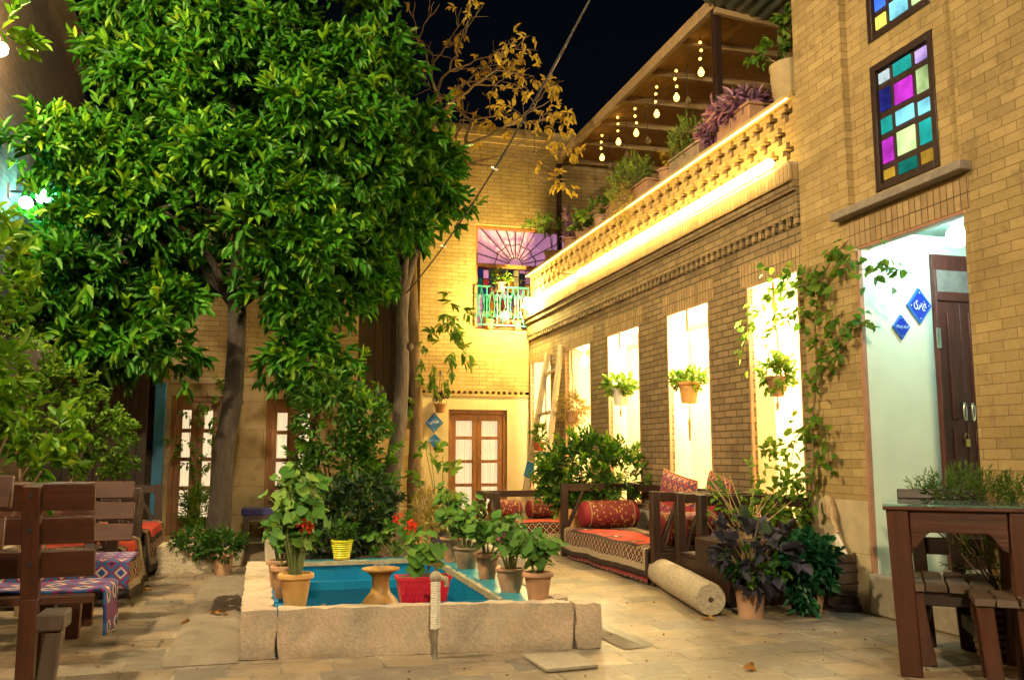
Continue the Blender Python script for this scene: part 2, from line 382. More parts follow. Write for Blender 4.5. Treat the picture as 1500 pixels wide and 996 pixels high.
def thing(name, label, cat, loc=(0, 0, 0), rz=0, group=None):
    o = bpy.data.objects.new(name, None); COL.objects.link(o)
    o.empty_display_size = .1; o.location = loc; o.rotation_euler = (0, 0, rz)
    return tag(o, label, cat, group)
def tag(o, label, cat, group=None):
    o['label'] = label; o['category'] = cat
    if group: o['group'] = group
    return o
def struct(o, kind='structure'): o['kind'] = kind; return o
B = bmesh.new
def part(name, mat, parent, fn, bevel=0):
    bm = B(); fn(bm); return fin(name, bm, mat, parent, bevel)
# parts of a big thing are modelled in world coordinates: its empty sits at the origin of its own base
def world_thing(name, label, cat, base, group=None):
    o = thing(name, label, cat, base, 0, group); o['_abs'] = tuple(base); return o
def clean():
    for o in bpy.data.objects:
        if '_abs' in o: del o['_abs']
def copy_tree(o, parent=None):
    c = o.copy(); COL.objects.link(c)
    if parent is not None: c.parent = parent
    for ch in list(o.children): copy_tree(ch, c)
    return c

# ------------------------------------------------------------------ foliage
def unit(a): return a / np.maximum(np.linalg.norm(a, axis=1, keepdims=True), 1e-9)
def leaf_mesh(name, P, D, L, W, mat, parent=None, fold=.25, roll=None, curl=.15):
    n = len(P); P = np.asarray(P, float); D = unit(np.asarray(D, float))
    L = np.broadcast_to(np.asarray(L, float), (n,))[:, None]; W = np.broadcast_to(np.asarray(W, float), (n,))[:, None]
    ref = rng.normal(size=(n, 3)) * .55 + np.array([0, 0, 1.0]); S = unit(np.cross(D, ref)); N = np.cross(S, D)
    up = N * W * fold; dn = -N * L * curl
    V = np.stack([P, P + D * L * .34 + S * W * .5 + up, P + D * L * .72 + S * W * .36 + up + dn * .4, P + D * L + dn,
                  P + D * L * .72 - S * W * .36 + up + dn * .4, P + D * L * .34 - S * W * .5 + up], axis=1).reshape(-1, 3)
    b = np.arange(n)[:, None] * 6
    F = np.concatenate([b + np.array([[0, 1, 2, 3]]), b + np.array([[0, 3, 4, 5]])], axis=1).reshape(-1, 4)
    me = bpy.data.meshes.new(name)
    me.vertices.add(len(V)); me.vertices.foreach_set('co', V.astype(np.float32).ravel())
    me.loops.add(F.size); me.loops.foreach_set('vertex_index', F.astype(np.int32).ravel())
    me.polygons.add(len(F)); me.polygons.foreach_set('loop_start', np.arange(0, F.size, 4, dtype=np.int32))
    me.update(calc_edges=True); me.validate()
    me.materials.append(M[mat] if isinstance(mat, str) else mat)
    o = bpy.data.objects.new(name, me); COL.objects.link(o)
    if parent is not None:
        o.parent = parent
        if parent.get('_abs'): o.location = -Vector(parent['_abs'])
    return o

def round_leaf_mesh(name, P, N, Rr, mat, parent=None, lobes=5):
    n = len(P); N = unit(np.asarray(N, float)); K = 11
    ref = rng.normal(size=(n, 3)); S = unit(np.cross(N, ref)); T = np.cross(N, S); Rr = np.broadcast_to(np.asarray(Rr, float), (n,))[:, None]
    V = [np.asarray(P, float)]
    for k in range(K):
        a = 2 * PI * k / K * .94 + .2; r = Rr * (1 + .17 * math.cos(lobes * a)) * (0.55 if k == 0 else 1)
        V.append(P + S * r * math.cos(a) + T * r * math.sin(a) + N * r * (.15 + .22 * (k % 2)))
    V = np.stack(V, axis=1).reshape(-1, 3); b = np.arange(n)[:, None] * (K + 1)
    F = np.concatenate([b + np.array([[0, k + 1, (k + 1) % K + 1]]) for k in range(K)], axis=1).reshape(-1, 3)
    me = bpy.data.meshes.new(name)
    me.from_pydata(V.tolist(), [], F.tolist()); me.update()
    for p in me.polygons: p.use_smooth = True
    me.materials.append(M[mat] if isinstance(mat, str) else mat)
    o = bpy.data.objects.new(name, me); COL.objects.link(o)
    if parent is not None: o.parent = parent
    return o

def shoots(P, D, n, L, spread=.9, base=.3, jit=.25):     # n leaves along each shoot
    P = np.asarray(P, float); D = unit(np.asarray(D, float)); m = len(P)
    ref = rng.normal(size=(m, 3)); S = unit(np.cross(D, ref)); T = np.cross(D, S)
    outP, outD = [], []
    for k in range(n):
        a = 2.4 * k + rng.uniform(0, 1, (m, 1)); t = base + (1 - base) * (k + .5) / n
        rad = S * np.cos(a) + T * np.sin(a); sp = spread * (1.25 - .8 * k / n)
        outP.append(P + D * L * t); outD.append(unit(D + rad * sp + rng.normal(size=(m, 3)) * jit))
    return np.concatenate(outP), np.concatenate(outD)

def crown_points(lobes, n, surf=.75, bottom=None):
    """points on and inside a set of overlapping ellipsoid lobes [(c, (rx,ry,rz))] with outward directions"""
    w = np.array([r[0] * r[1] + r[1] * r[2] + r[0] * r[2] for _, r in lobes]); w = w / w.sum()
    idx = rng.choice(len(lobes), n, p=w); c = np.array([l[0] for l in lobes])[idx]; r = np.array([l[1] for l in lobes])[idx]
    u = unit(rng.normal(size=(n, 3))); s = rng.uniform(surf, 1.04, (n, 1)); P = c + u * r * s
    inside = np.zeros(n, bool)
    for cc, rr in lobes:
        q = ((P - np.array(cc)) / np.array(rr)); inside |= (q ** 2).sum(1) < .45
    keep = ~inside
    return P[keep], unit(u / r)[keep]

def droop(D, up): D = np.array(D); D[:, 2] += up; return unit(D)

M['lf_citrus'] = leafmat('citrus_leaf', (.014, .085, .006), (.045, .185, .008), (.14, .26, .010), .38, .3)
M['lf_citrus2'] = leafmat('young_citrus_leaf', (.05, .18, .006), (.13, .29, .010), (.24, .35, .02), .36, .35)
M['lf_near'] = leafmat('broad_citrus_leaf', (.06, .19, .008), (.16, .33, .012), (.30, .40, .03), .38, .3)
M['lf_bush'] = leafmat('shrub_leaf', (.018, .075, .010), (.05, .15, .014), (.11, .2, .02), .4, .3)
M['lf_hedge'] = leafmat('hedge_leaf', (.045, .13, .008), (.10, .21, .014), (.2, .27, .02), .5, .35)
M['lf_dark'] = leafmat('dark_leaf', (.010, .035, .014), (.026, .065, .022), (.05, .08, .03), .35, .2)
M['lf_gold'] = leafmat('dry_golden_leaf', (.48, .32, .04), (.66, .46, .06), (.68, .5, .12), .7, .35)
M['lf_vine'] = leafmat('vine_leaf', (.06, .17, .02), (.16, .28, .03), (.26, .32, .04), .45, .45)
M['lf_geranium'] = leafmat('geranium_leaf', (.05, .17, .025), (.12, .27, .04), (.20, .33, .05), .55, .3)
M['lf_rosemary'] = leafmat('rosemary_leaf', (.14, .24, .03), (.24, .34, .05), (.32, .36, .08), .6, .3)
M['lf_juniper'] = leafmat('feathery_leaf', (.05, .12, .02), (.12, .2, .03), (.18, .24, .05), .6, .35)
M['lf_purple'] = leafmat('purple_leaf', (.16, .06, .16), (.40, .20, .34), (.55, .36, .46), .5, .25)
M['lf_plum'] = leafmat('plum_leaf', (.03, .032, .05), (.075, .065, .11), (.06, .11, .045), .45, .2)
M['lf_teal'] = leafmat('glossy_leaf', (.008, .06, .025), (.02, .11, .045), (.04, .16, .06), .3, .25)
M['lf_straw'] = leafmat('straw_leaf', (.26, .2, .06), (.36, .27, .08), (.2, .25, .06), .7, .35)
M['petal_red'] = leafmat('red_petal', (.55, .02, .01), (.75, .05, .02), None, .5, .3)
M['petal_pink'] = leafmat('pink_petal', (.7, .2, .4), (.8, .3, .5), None, .5, .3)
M['lf_fallen'] = leafmat('fallen_leaf', (.45, .24, .05), (.35, .15, .04), None, .7, .2)

# ------------------------------------------------------------------ ground
bm = B()
bx(bm, -30, 30, -20, 40, -.3, 0)
struct(fin('ground', bm, 'paving'))
def slab_noise(x0, x1, y0, y1, z, nx, ny, amp):
    bm = B(); vs = {}
    for i in range(nx + 1):
        for j in range(ny + 1):
            e = i in (0, nx) or j in (0, ny)
            vs[i, j] = bm.verts.new((x0 + (x1 - x0) * i / nx, y0 + (y1 - y0) * j / ny, z * (0.1 if e else 1) + random.uniform(-amp, amp) * (0 if e else 1)))
    for i in range(nx):
        for j in range(ny):
            bm.faces.new((vs[i, j], vs[i + 1, j], vs[i + 1, j + 1], vs[i, j + 1])).smooth = True
    return bm
M['concrete'] = simple('rough_mortar', (.24, .20, .155), .9, 5, .4, .8, .03)
struct(fin('path', slab_noise(-.47, -.09, 5.15, 8.6, .035, 6, 40, .012), 'concrete'))      # rough mortar strip along the pool
struct(fin('soil_pit', slab_noise(-.34, -.10, 6.6, 7.4, .05, 5, 8, .02), 'soil'))

# raised beds for the trees
def bed(name, x0, x1, y0, y1, z, label):
    t = world_thing(name, label, 'stone kerb', ((x0 + x1) / 2, y0, 0))
    part('kerb', 'lime_stone', t, lambda b: (bx(b, x0, x1, y0, y0 + .14, 0, z), bx(b, x0, x0 + .14, y0 + .141, y1, 0, z), bx(b, x1 - .14, x1, y0 + .141, y1, 0, z)), .02)
    bm = slab_noise(x0 + .1, x1 - .1, y0 + .1, y1 + .1, z - .02, 10, 12, .02); fin('soil', bm, 'soil', t)
    return t
bed('tree_bed', -.95, -.16, 9.5, 10.7, .2, 'low stone kerbed bed round the foot of the big citrus tree')
bed('planting_bed', .05, 2.25, 7.62, 11.6, .235, 'stone kerbed planting bed behind the blue pool')

# ------------------------------------------------------------------ arcade wing (right)
XF, YB = 4.197, 14.04
OPEN = [(6.28, 7.10), (7.82, 8.77), (9.52, 10.51), (11.13, 12.18), (12.85, 13.93)]
ZS, ZL = .55, 2.63
wing = world_thing('brick_arcade', 'long buff brick wing with five tall lit openings and a pierced parapet', 'building', (XF, 10, 0))
def w(b):
    bx(b, XF, XF + .06, 6.2, YB, ZL, 3.0)
    bx(b, XF, XF + .06, 6.2, YB, 0.0, ZS)
    for a, c in PIERS: bx(b, XF, XF + .06, a, c, ZS, ZL)
ys_ = [6.2] + [y for o in OPEN for y in o] + [YB]; PIERS = list(zip(ys_[::2], ys_[1::2]))
part('wall', 'brick_wing', wing, w)
def w(b):
    bx(b, XF + .061, XF + .25, 6.2, YB, ZL + .002, 3.0)
    bx(b, XF + .061, XF + .25, 6.2, YB, 0.0, ZS)
    for a, c in PIERS: bx(b, XF + .061, XF + .25, a + .002, c - .002, ZS, ZL + .001)
part('opening_reveal', 'plaster', wing, w)
def w(b):
    for a, c in OPEN: bx(b, XF - .004, XF + .05, a - .1, c + .1, ZL + .001, ZL + .2)
part('lintel_course', 'soldier', wing, w)
def w(b):
    bx(b, XF - .012, XF - .001, 6.21, YB - .01, 0.0, .50)
part('plinth', 'lime_stone', wing, w)
for a, c in OPEN:
    part('opening_sill', 'terracotta_edge', wing, lambda b: bx(b, XF - .04, XF + .26, a + .003, c - .003, ZS + .002, ZS + .03), .004)
def w(b):                                                # terracotta edging round each opening
    for a, c in OPEN:
        bx(b, XF - .006, XF + .02, a, a + .022, ZS + .031, ZL - .024); bx(b, XF - .006, XF + .02, c - .022, c, ZS + .031, ZL - .024)
        bx(b, XF - .006, XF + .02, a, c, ZL - .0235, ZL - .001)
part('opening_trim', 'terracotta_edge', wing, w)
def w(b):
    bx(b, XF, XF + .34, 6.2, YB, 3.0, 3.07)                                    # back of the dentil course
    y = 6.21
    while y < YB - .07:
        bx(b, XF - .035, XF - .001, y, y + .055, 3.0, 3.069); y += .11
    bx(b, XF - .04, XF + .34, 6.2, YB, 3.0705, 3.27)
    bx(b, XF - .07, XF + .34, 6.2, YB, 3.2705, 3.35)
part('cornice', 'brick_wing', wing, w)
part('cornice_course', 'soldier', wing, lambda b: bx(b, XF - .10, XF + .34, 6.2, YB, 3.3505, 3.49))
part('terrace_floor', 'beige_plaster', wing, lambda b: bx(b, XF - .10, 8.2, 6.2, YB, 3.491, 3.515))
# pierced parapet: three rows of crosses, staggered
def lattice(b):
    cw, ch = .0575, .056; x0, x1 = XF - .005, XF + .065; z0 = 3.516
    nc = int((YB - 6.2 - .1) / cw)
    solid = [[True] * nc for _ in range(10)]
    for rowi, zc in enumerate((2, 5, 8)):
        off = 0 if rowi % 2 == 0 else 2
        for k in range(off + 2, nc - 3, 4):
            for dk, dz in ((0, 0), (1, 0), (-1, 0), (0, 1), (0, -1)): solid[zc + dz][k + dk] = False
    for r in range(10):
        k = 0
        while k < nc:
            if not solid[r][k]: k += 1; continue
            j = k
            while j < nc and solid[r][j]: j += 1
            ya, yb = 6.2 + k * cw, 6.2 + j * cw
            jit = random.uniform(-.0015, .0015)
            bx(b, x0 + jit, x1 + jit, ya + .0005, yb - .0005, z0 + r * ch + .0006, z0 + (r + 1) * ch)
            k = j
M['lattice'] = brick_mat('lattice_brick', (.42, .29, .12), (.34, .22, .085), (.15, .1, .05), bw=.23, bh=.056, ms=.003)
part('parapet', 'lattice', wing, lattice)
part('parapet_coping', 'brick_back', wing, lambda b: bx(b, XF - .045, XF + .40, 6.2, YB, 4.08, 4.135))
# lit gallery behind the openings
def w(b):
    bx(b, 5.62, 5.75, 6.2, YB, .57, 2.95)
    bx(b, XF + .265, 5.615, 6.205, 6.32, .57, 2.79)
    bx(b, XF + .265, 5.615, 13.9, 14.03, .57, 2.79)
    bx(b, XF + .261, 5.61, 6.2, YB, 2.80, 2.95)
part('gallery_wall', 'plaster', wing, w)
part('gallery_floor', 'beige_plaster', wing, lambda b: bx(b, XF + .265, 5.61, 6.33, 13.89, .40, .565))

# strip lights on the wing
M['led'] = emit('warm_strip', (1.0, .68, .17), 30)
M['edge_glow'] = emit('warm_edge_glow', (1.0, .66, .16), 4.0)
M['bulb_warm'] = emit('warm_bulb', (1.0, .74, .36), 1350)
M['bulb_corner'] = emit('corner_bulb', (1.0, .72, .20), 1600)
M['bulb_cool'] = emit('cool_globe', (.60, .92, .92), 110)
M['bulb_cyan'] = emit('cyan_bulb', (.25, .95, .95), 110)
M['bulb_small'] = emit('string_bulb', (1.0, .58, .10), 4.0)
M['bulb_flood'] = emit('flood_face', (1.0, .78, .42), 1500)
def strip(y0, y1, z, r, mat, label, x=XF - .135):
    t = world_thing('strip_light', label, 'strip light', (x, (y0 + y1) / 2, z), 'strip lights along the parapet')
    part('tube', mat, t, lambda b: tube(b, [(x, y0, z), (x, y1, z)], r, 8))
    def cl(b):
        y = y0 + .3
        while y < y1: bx(b, x + r, XF - .04, y, y + .03, z - r * 1.1, z - r * .3); y += 1.2
    part('clip', 'steel', t, cl)
    return t
strip(6.42, 11.15, 3.562, .042, 'led', 'bright warm tube light at the foot of the pierced parapet beside the tower')
strip(11.32, 13.9, 3.555, .036, 'led', 'bright warm tube light at the foot of the pierced parapet next to the back wall')
strip(6.25, 13.98, 4.075, .010, 'edge_glow', 'added thin glowing strip standing in for the lit top edge of the pierced parapet', XF - .06)  # added glow in place of light falling on the coping edge
o = fin('light_bracket', (lambda b: (bx(b, XF - .36, XF - .02, 11.2, 11.27, 3.56, 3.585), b)[1])(B()), 'wood_pale', None, .004)
tag(o, 'small pale wooden arm sticking out of the pierced parapet between the tube lights', 'bracket')

def lamp(name, label, p, r, mat, base=None, group=None, bm_='white_paint'):
    t = world_thing(name, label, 'lamp', p, group)
    part('bulb', mat, t, lambda b: ball(b, p, r, 12))
    if base: part('base', bm_, t, base)
    return t
p = AY(773, 443, 13.45); p.x = min(p.x, 4.03)
lamp('corner_lamp', 'dazzling warm lamp in the corner where the parapet meets the back wall', p, .07, 'bulb_corner', lambda b: tube(b, [p + Vector((.07, 0, 0)), (XF - .042, p.y, p.z)], .025, 10))
for y, lab, z in ((8.50, 'bright gallery lamp glaring beside the brick pier left of the vine', 2.28), (7.06, 'bright gallery lamp behind the climbing vine by the doorway', 2.28), (10.25, 'gallery lamp above the white hanging flowerpot', 2.5), (12.4, 'gallery lamp above the straw coloured hanging plant', 2.5)):
    q = Vector((4.58, y, z))
    lamp('gallery_lamp', lab, q, .065, 'bulb_warm', lambda b: tube(b, [q + Vector((0, 0, .065)), (q.x, q.y, 2.799)], .012, 8), 'lamps in the gallery behind the openings')

# ------------------------------------------------------------------ brick tower (right front)
XT = XF - .016
tow = world_thing('brick_tower', 'tall buff brick house front with coloured glass windows over a doorway', 'building', (XT, 4.5, 0))
DY0, DY1, DZ0, DZ1 = 4.46, 5.52, .28, 2.63
PY0, PY1, PZ = 4.46, 5.575, 2.94
def w(b):
    x1 = XT + .13
    bx(b, XT, x1, DY1, 6.195, .78, PZ); bx(b, XT, x1, 1.5, DY0, .001, PZ)
    bx(b, XT, x1, DY0, DY1, DZ1, PZ)
    bx(b, XT, x1, PY1, 6.195, PZ, 9); bx(b, XT, x1, 1.5, PY0, PZ, 9)
    bx(b, XT + .06, x1, PY0, 4.69, PZ, 9); bx(b, XT + .06, x1, 5.335, PY1, PZ, 9)
    for a, c in ((PZ, 2.995), (3.955, 4.135), (5.1, 9)): bx(b, XT + .06, x1, 4.69, 5.335, a, c)
part('wall', 'brick_tower', tow, w)
part('lintel_course', 'soldier', tow, lambda b: bx(b, XT - .006, XT + .02, 4.40, 5.60, DZ1 + .002, 2.83))
part('stone_base', 'beige_plaster', tow, lambda b: (bx(b, XT - .01, XT + .13, DY1 + .002, 6.196, 0, .40), bx(b, XT - .006, XT + .13, DY1 + .002, 6.196, .402, .779)), .004)
part('doorstep', 'lime_stone', tow, lambda b: bx(b, XT - .03, XT + .5, DY0 + .002, DY1 + .002, 0, DZ0), .015)
part('window_sill', 'slate', tow, lambda b: bx(b, XT - .09, XT + .06, 4.37, 5.69, 2.865, 2.925), .006)
part('door_trim', 'rosy', tow, lambda b: (bx(b, XT - .004, XT + .03, DY1 - .030, DY1 - .001, DZ0, DZ1 - .022), bx(b, XT - .004, XT + .02, DY0, DY1 - .036, DZ1 - .021, DZ1 - .001)))
def w(b):
    bx(b, XT + .132, 5.9, DY1 + .01, DY1 + .12, DZ0, 2.95)                         # wall that carries the tiles
    bx(b, XT + .031, XT + .131, DY1 - .028, DY1 - .002, DZ0, DZ1 - .023)
    bx(b, 5.901, 6.0, 3.9, DY1 + .1, DZ0, 2.95)
    bx(b, XT + .132, 5.9, 3.8, 3.899, DZ0, 2.95)
part('porch_wall', 'white_plaster', tow, w)
M['porch_ceiling'] = simple('shaded_ceiling_plaster', (.20, .27, .23), .8, 6, .1, .05)  # porch plaster darkened: the dull grazing light is put into the ceiling colour
part('porch_ceiling', 'porch_ceiling', tow, lambda b: bx(b, XT + .133, 5.899, 3.9, DY1 + .0095, 2.77, 2.9))
part('porch_floor', 'lime_stone', tow, lambda b: bx(b, XT + .501, 5.899, 3.9, DY1 + .009, .1, DZ0 - .002))
# dark double door in the porch (leaves ajar in one plane)
YD = DY1 + .004
door = part('door', 'wood_door_dark', tow, lambda b: (bx(b, 4.83, 5.60, YD - .03, YD, 2.50, 2.62), bx(b, 4.83, 4.85, YD - .05, YD, DZ0, 2.499), bx(b, 5.55, 5.60, YD - .05, YD, DZ0, 2.499), bx(b, 4.851, 5.549, YD - .05, YD, 2.26, 2.33)), .005)
fin('transom', (lambda b: (bx(b, 4.852, 5.548, YD - .03, YD - .005, 2.331, 2.499), b)[1])(B()), 'slate', door).location = (0, 0, 0)
def leaf(x0, x1):
    def f(b):
        bx(b, x0, x1, YD - .035, YD - .004, DZ0, 2.259)
        for a, c in ((.34, .95), (1.02, 1.30), (1.37, 2.18)):
            bx(b, x0 + .07, x1 - .07, YD - .048, YD - .034, a, c)
    return f
for x0, x1 in ((4.853, 5.045), (5.049, 5.547)):
    lf = part('door_leaf', 'wood_door_dark', tow, leaf(x0, x1), .004)
for x in (5.01, 5.085):
    def f(b):
        pts = [(x + .012 * math.sin(a), YD - .07, 1.42 + .06 * math.cos(a)) for a in np.linspace(0, 2 * PI, 14)]
        tube(b, pts, .007, 6, False); bx(b, x - .012, x + .012, YD - .066, YD - .036, 1.47, 1.495)
    part('door_handle', 'steel', tow, f)
part('padlock', 'brass', tow, lambda b: (bx(b, 4.995, 5.035, YD - .075, YD - .05, 1.17, 1.225), tube(b, [(5.0, YD - .062, 1.225), (5.0, YD - .062, 1.255), (5.015, YD - .062, 1.27), (5.03, YD - .062, 1.255), (5.03, YD - .062, 1.225)], .004, 6)), .004)
part('door_hinge', 'steel', tow, lambda b: (bx(b, 4.815, 4.85, YD - .056, YD - .049, .85, 1.0), bx(b, 4.815, 4.85, YD - .056, YD - .049, 1.9, 2.05)))

GLASS = {k: glass_pane('glass_' + k, c, s) for k, (c, s) in dict(teal=((.02, .42, .36), .7), magenta=((.62, .04, .62), .9), sky=((.25, .72, .85), .9), lime=((.55, .75, .30), .9), navy=((.03, .03, .30), .7),
         green=((.01, .22, .17), .55), lilac=((.55, .38, .85), 1.0), amber=((.50, .28, .03), .8), pale=((.65, .8, .8), .9), blue=((.05, .16, .75), 1.0), yellow=((.75, .7, .1), 1.0)).items()}
def glass_window(name, label_rows, y0, y1, z0, z1):
    """frame in the tower's plane seen from -x; columns go from y1 (left in view) to y0"""
    X = XT + .085; fw = .05
    W, H = y1 - y0 - 2 * fw, z1 - z0 - 2 * fw
    fr = part('window', 'wood_dark_v', tow, lambda b: (bx(b, X - .03, X + .05, y0, y0 + fw, z0, z1), bx(b, X - .03, X + .05, y1 - fw, y1, z0, z1), bx(b, X - .03, X + .05, y0 + fw + .001, y1 - fw - .001, z0, z0 + fw), bx(b, X - .03, X + .05, y0 + fw + .001, y1 - fw - .001, z1 - fw, z1),
         bx(b, X, X + .03, y0 + fw, y1 - fw, z0 + fw, z1 - fw)), .004)
    cols = sorted({c for col in label_rows for _, _, c in col[2]}); mats = [GLASS[c] for c in cols]
    bm = B()
    for a, c, panes in label_rows:                # column extent 0..1 from the left, panes (top, bottom, colour)
        for t0, t1, colr in panes:
            bx(bm, X - .012, X - .002, y1 - fw - a * W, y1 - fw - c * W, z1 - fw - t1 * H, z1 - fw - t0 * H, cols.index(colr))
    g = fin('pane', bm, mats, fr)
glass_window('w1', [(.04, .24, [(.03, .12, 'pale'), (.18, .37, 'navy'), (.44, .57, 'teal'), (.63, .83, 'magenta'), (.89, .97, 'amber')]),
                    (.33, .66, [(.02, .13, 'teal'), (.20, .38, 'magenta'), (.44, .56, 'sky'), (.62, .82, 'lime'), (.88, .98, 'green')]),
                    (.75, .95, [(.03, .13, 'lilac'), (.19, .39, 'lime'), (.46, .57, 'sky'), (.63, .82, 'teal'), (.88, .98, 'amber')])], 4.695, 5.33, 3.0, 3.95)
glass_window('w0', [(.04, .24, [(.03, .2, 'teal'), (.3, .5, 'magenta'), (.57, .80, 'blue'), (.86, .97, 'yellow')]),
                    (.33, .66, [(.05, .25, 'sky'), (.32, .5, 'lime'), (.57, .76, 'magenta'), (.82, .97, 'sky')]),
                    (.75, .95, [(.03, .2, 'pale'), (.28, .5, 'teal'), (.58, .78, 'magenta'), (.85, .97, 'lime')])], 4.695, 5.33, 4.14, 5.095)
q = Vector((4.62, 4.66, 2.52)); q = AX(1402, 347, 4.62)
lamp('porch_lamp', 'glaring cool white globe lamp under the ceiling of the doorway', q, .075, 'bulb_cool', lambda b: tube(b, [q + Vector((0, 0, .07)), (q.x, q.y, 2.769)], .04, 12))

# tile signs ---------------------------------------------------------------
def stroke(bm, pts, w0, place, mi=0, h=.0):
    """a pen stroke: pts in sign units, thin at both ends"""
    P = []
    pts = [Vector((a, b, 0)) for a, b in pts]
    for i in range(len(pts) - 1):
        p0, p1, p2, p3 = pts[max(i - 1, 0)], pts[i], pts[i + 1], pts[min(i + 2, len(pts) - 1)]
        for k in range(5):
            t = k / 5; P.append(.5 * ((2 * p1) + (p2 - p0) * t + (2 * p0 - 5 * p1 + 4 * p2 - p3) * t * t + (3 * p1 - p0 - 3 * p2 + p3) * t ** 3))
    P.append(pts[-1]); n = len(P); L = []; Rr = []
    for i, p in enumerate(P):
        d = (P[min(i + 1, n - 1)] - P[max(i - 1, 0)]).normalized(); s = Vector((-d.y, d.x, 0))
        wd = w0 * (.45 + .55 * math.sin(PI * min(1, max(0, (i + .5) / n)))) * (.75 + .35 * abs(d.x + d.y))
        L.append(bm.verts.new(place(p.x + s.x * wd, p.y + s.y * wd, h))); Rr.append(bm.verts.new(place(p.x - s.x * wd, p.y - s.y * wd, h)))
    for i in range(n - 1): bm.faces.new((L[i], Rr[i], Rr[i + 1], L[i + 1])).material_index = mi
def dot(bm, x, y, r, place, mi=0, h=0): bm.faces.new([bm.verts.new(place(x + r * dx, y + r * dy, h)) for dx, dy in ((0, 1), (1, 0), (0, -1), (-1, 0))]).material_index = mi
PANJ_DARI = dict(s=[([(-.18, .22), (-.26, .30), (-.36, .20), (-.27, .04), (-.22, -.10), (-.32, -.22), (-.48, -.16), (-.54, .04), (-.50, .16)], .045), ([(-.02, .06), (-.03, -.10), (-.10, -.20), (-.20, -.26)], .035), ([(.06, .18), (.12, .06), (.08, -.05), (-.02, -.05)], .036),
                    ([(.52, .16), (.50, .04), (.43, .04), (.40, .16), (.38, .04), (.30, .06), (.20, .14), (.30, .05), (.36, -.02)], .032), ([(.36, -.02), (.22, -.10), (.20, -.24), (.32, -.32), (.46, -.28)], .038)],
                 d=[(.48, -.06), (.54, -.11), (.44, -.12), (.38, .26), (.33, -.17)])
SHAH = dict(s=[([(.56, .12), (.52, 0), (.46, .10), (.42, 0), (.36, .10), (.32, 0), (.24, 0)], .03), ([(.24, .34), (.23, .14), (.24, 0)], .032), ([(.16, .10), (.10, .02), (.16, -.06), (.20, .02), (.14, .10)], .03),
                ([(.04, .12), (.02, 0), (-.04, .08), (-.08, 0), (-.13, .08), (-.18, 0), (-.24, .08), (-.28, -.02), (-.34, -.02)], .03), ([(-.34, .10), (-.38, -.14), (-.48, -.20), (-.58, -.10), (-.58, .04)], .04)],
            d=[(.44, .24), (.50, .20), (.38, .20), (.04, .24), (-.12, .22), (-.06, .2), (-.18, .2), (-.48, .02), (-.26, -.14), (-.32, -.14)])
def tile_sign(c, half, normal_y, label, script, latin, col, ink, stretch=1.25):
    """diamond tile on a wall facing -y at y = c.y"""
    t = world_thing('tile_sign', label, 'tile sign', tuple(c), 'blue diamond tile signs by the doors')
    def pl(u, v, h=0): return (c.x + u * half, c.y - .014 - h, c.z + v * half * stretch)
    def dia(b, r, y0, y1):
        prism(b, [(c.x, c.z + r * stretch), (c.x + r, c.z), (c.x, c.z - r * stretch), (c.x - r, c.z)], y0, y1)
    part('tile', col[0], t, lambda b: dia(b, half, c.y - .010, c.y + .012))
    part('tile_field', col[1], t, lambda b: dia(b, half * .86, c.y - .0125, c.y - .0105))
    bm = B()
    if script:
        for pts, wd in script['s']: stroke(bm, [(a * .92, b_ * .88) for a, b_ in pts], wd * .62, pl)
        for a, b_ in script['d']: dot(bm, a * .92, b_ * .88, .036, pl)
    for a, b_ in ((0, .72), (0, -.72), (.72, 0), (-.72, 0)): dot(bm, a, b_, .05, pl)
    fin('lettering', bm, ink, t)
    if latin:
        cu = bpy.data.curves.new('lettering', 'FONT'); cu.body = latin; cu.size = half * .42; cu.shear = .35; cu.align_x = 'CENTER'; cu.align_y = 'CENTER'; cu.extrude = .0008
        tmp = bpy.data.objects.new('tmp', cu); COL.objects.link(tmp); bpy.context.view_layer.update()
        me = bpy.data.meshes.new_from_object(tmp.evaluated_get(bpy.context.evaluated_depsgraph_get())); bpy.data.objects.remove(tmp)
        me.materials.clear(); me.materials.append(M[ink]); o = bpy.data.objects.new('lettering', me); COL.objects.link(o); o.parent = t
        o.rotation_euler = (PI / 2, 0, 0); o.location = (0, -.015, 0); o.scale = (1, 1.2, 1)
    return t
ysign = DY1 + .01 - .013
tile_sign(AY(1346, 448, ysign), .108, 1, 'larger cobalt diamond tile with white Persian script on the white porch wall', PANJ_DARI, None, ('turq_tile', 'navy_tile'), 'white_ink')
tile_sign(AY(1320, 479, ysign), .074, 1, 'smaller cobalt diamond tile with pale Latin lettering on the white porch wall', None, 'Panj dari', ('turq_tile', 'navy_tile'), 'pale_ink')

# ------------------------------------------------------------------ back building
bk = world_thing('back_house', 'yellow lit brick house across the far end with balcony window and double door', 'building', (4.2, YB, 0))
BD = (2.85, 3.825, .04, 1.845)
BW = (3.285, 4.95, 3.165, 4.935)
def w(b):
    y1 = YB + .35
    bx(b, 2.36, BW[0], YB, y1, 2.19, 6.35); bx(b, BW[1], 9, YB, y1, 2.19, 6.35)
    bx(b, BW[0], BW[1], YB, y1, 2.19, BW[2]); bx(b, BW[0], BW[1], YB, y1, BW[3], 6.35)
part('wall', 'brick_back', bk, w)
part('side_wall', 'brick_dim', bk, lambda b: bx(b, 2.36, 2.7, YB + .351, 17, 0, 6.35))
part('lower_wall', 'plaster', bk, lambda b: (bx(b, 2.36, BD[0], YB - .012, YB + .35, 0, 2.06), bx(b, BD[1], 4.19, YB - .012, YB + .35, 0, 2.06), bx(b, BD[0], BD[1], YB - .012, YB + .35, BD[3], 2.06)))
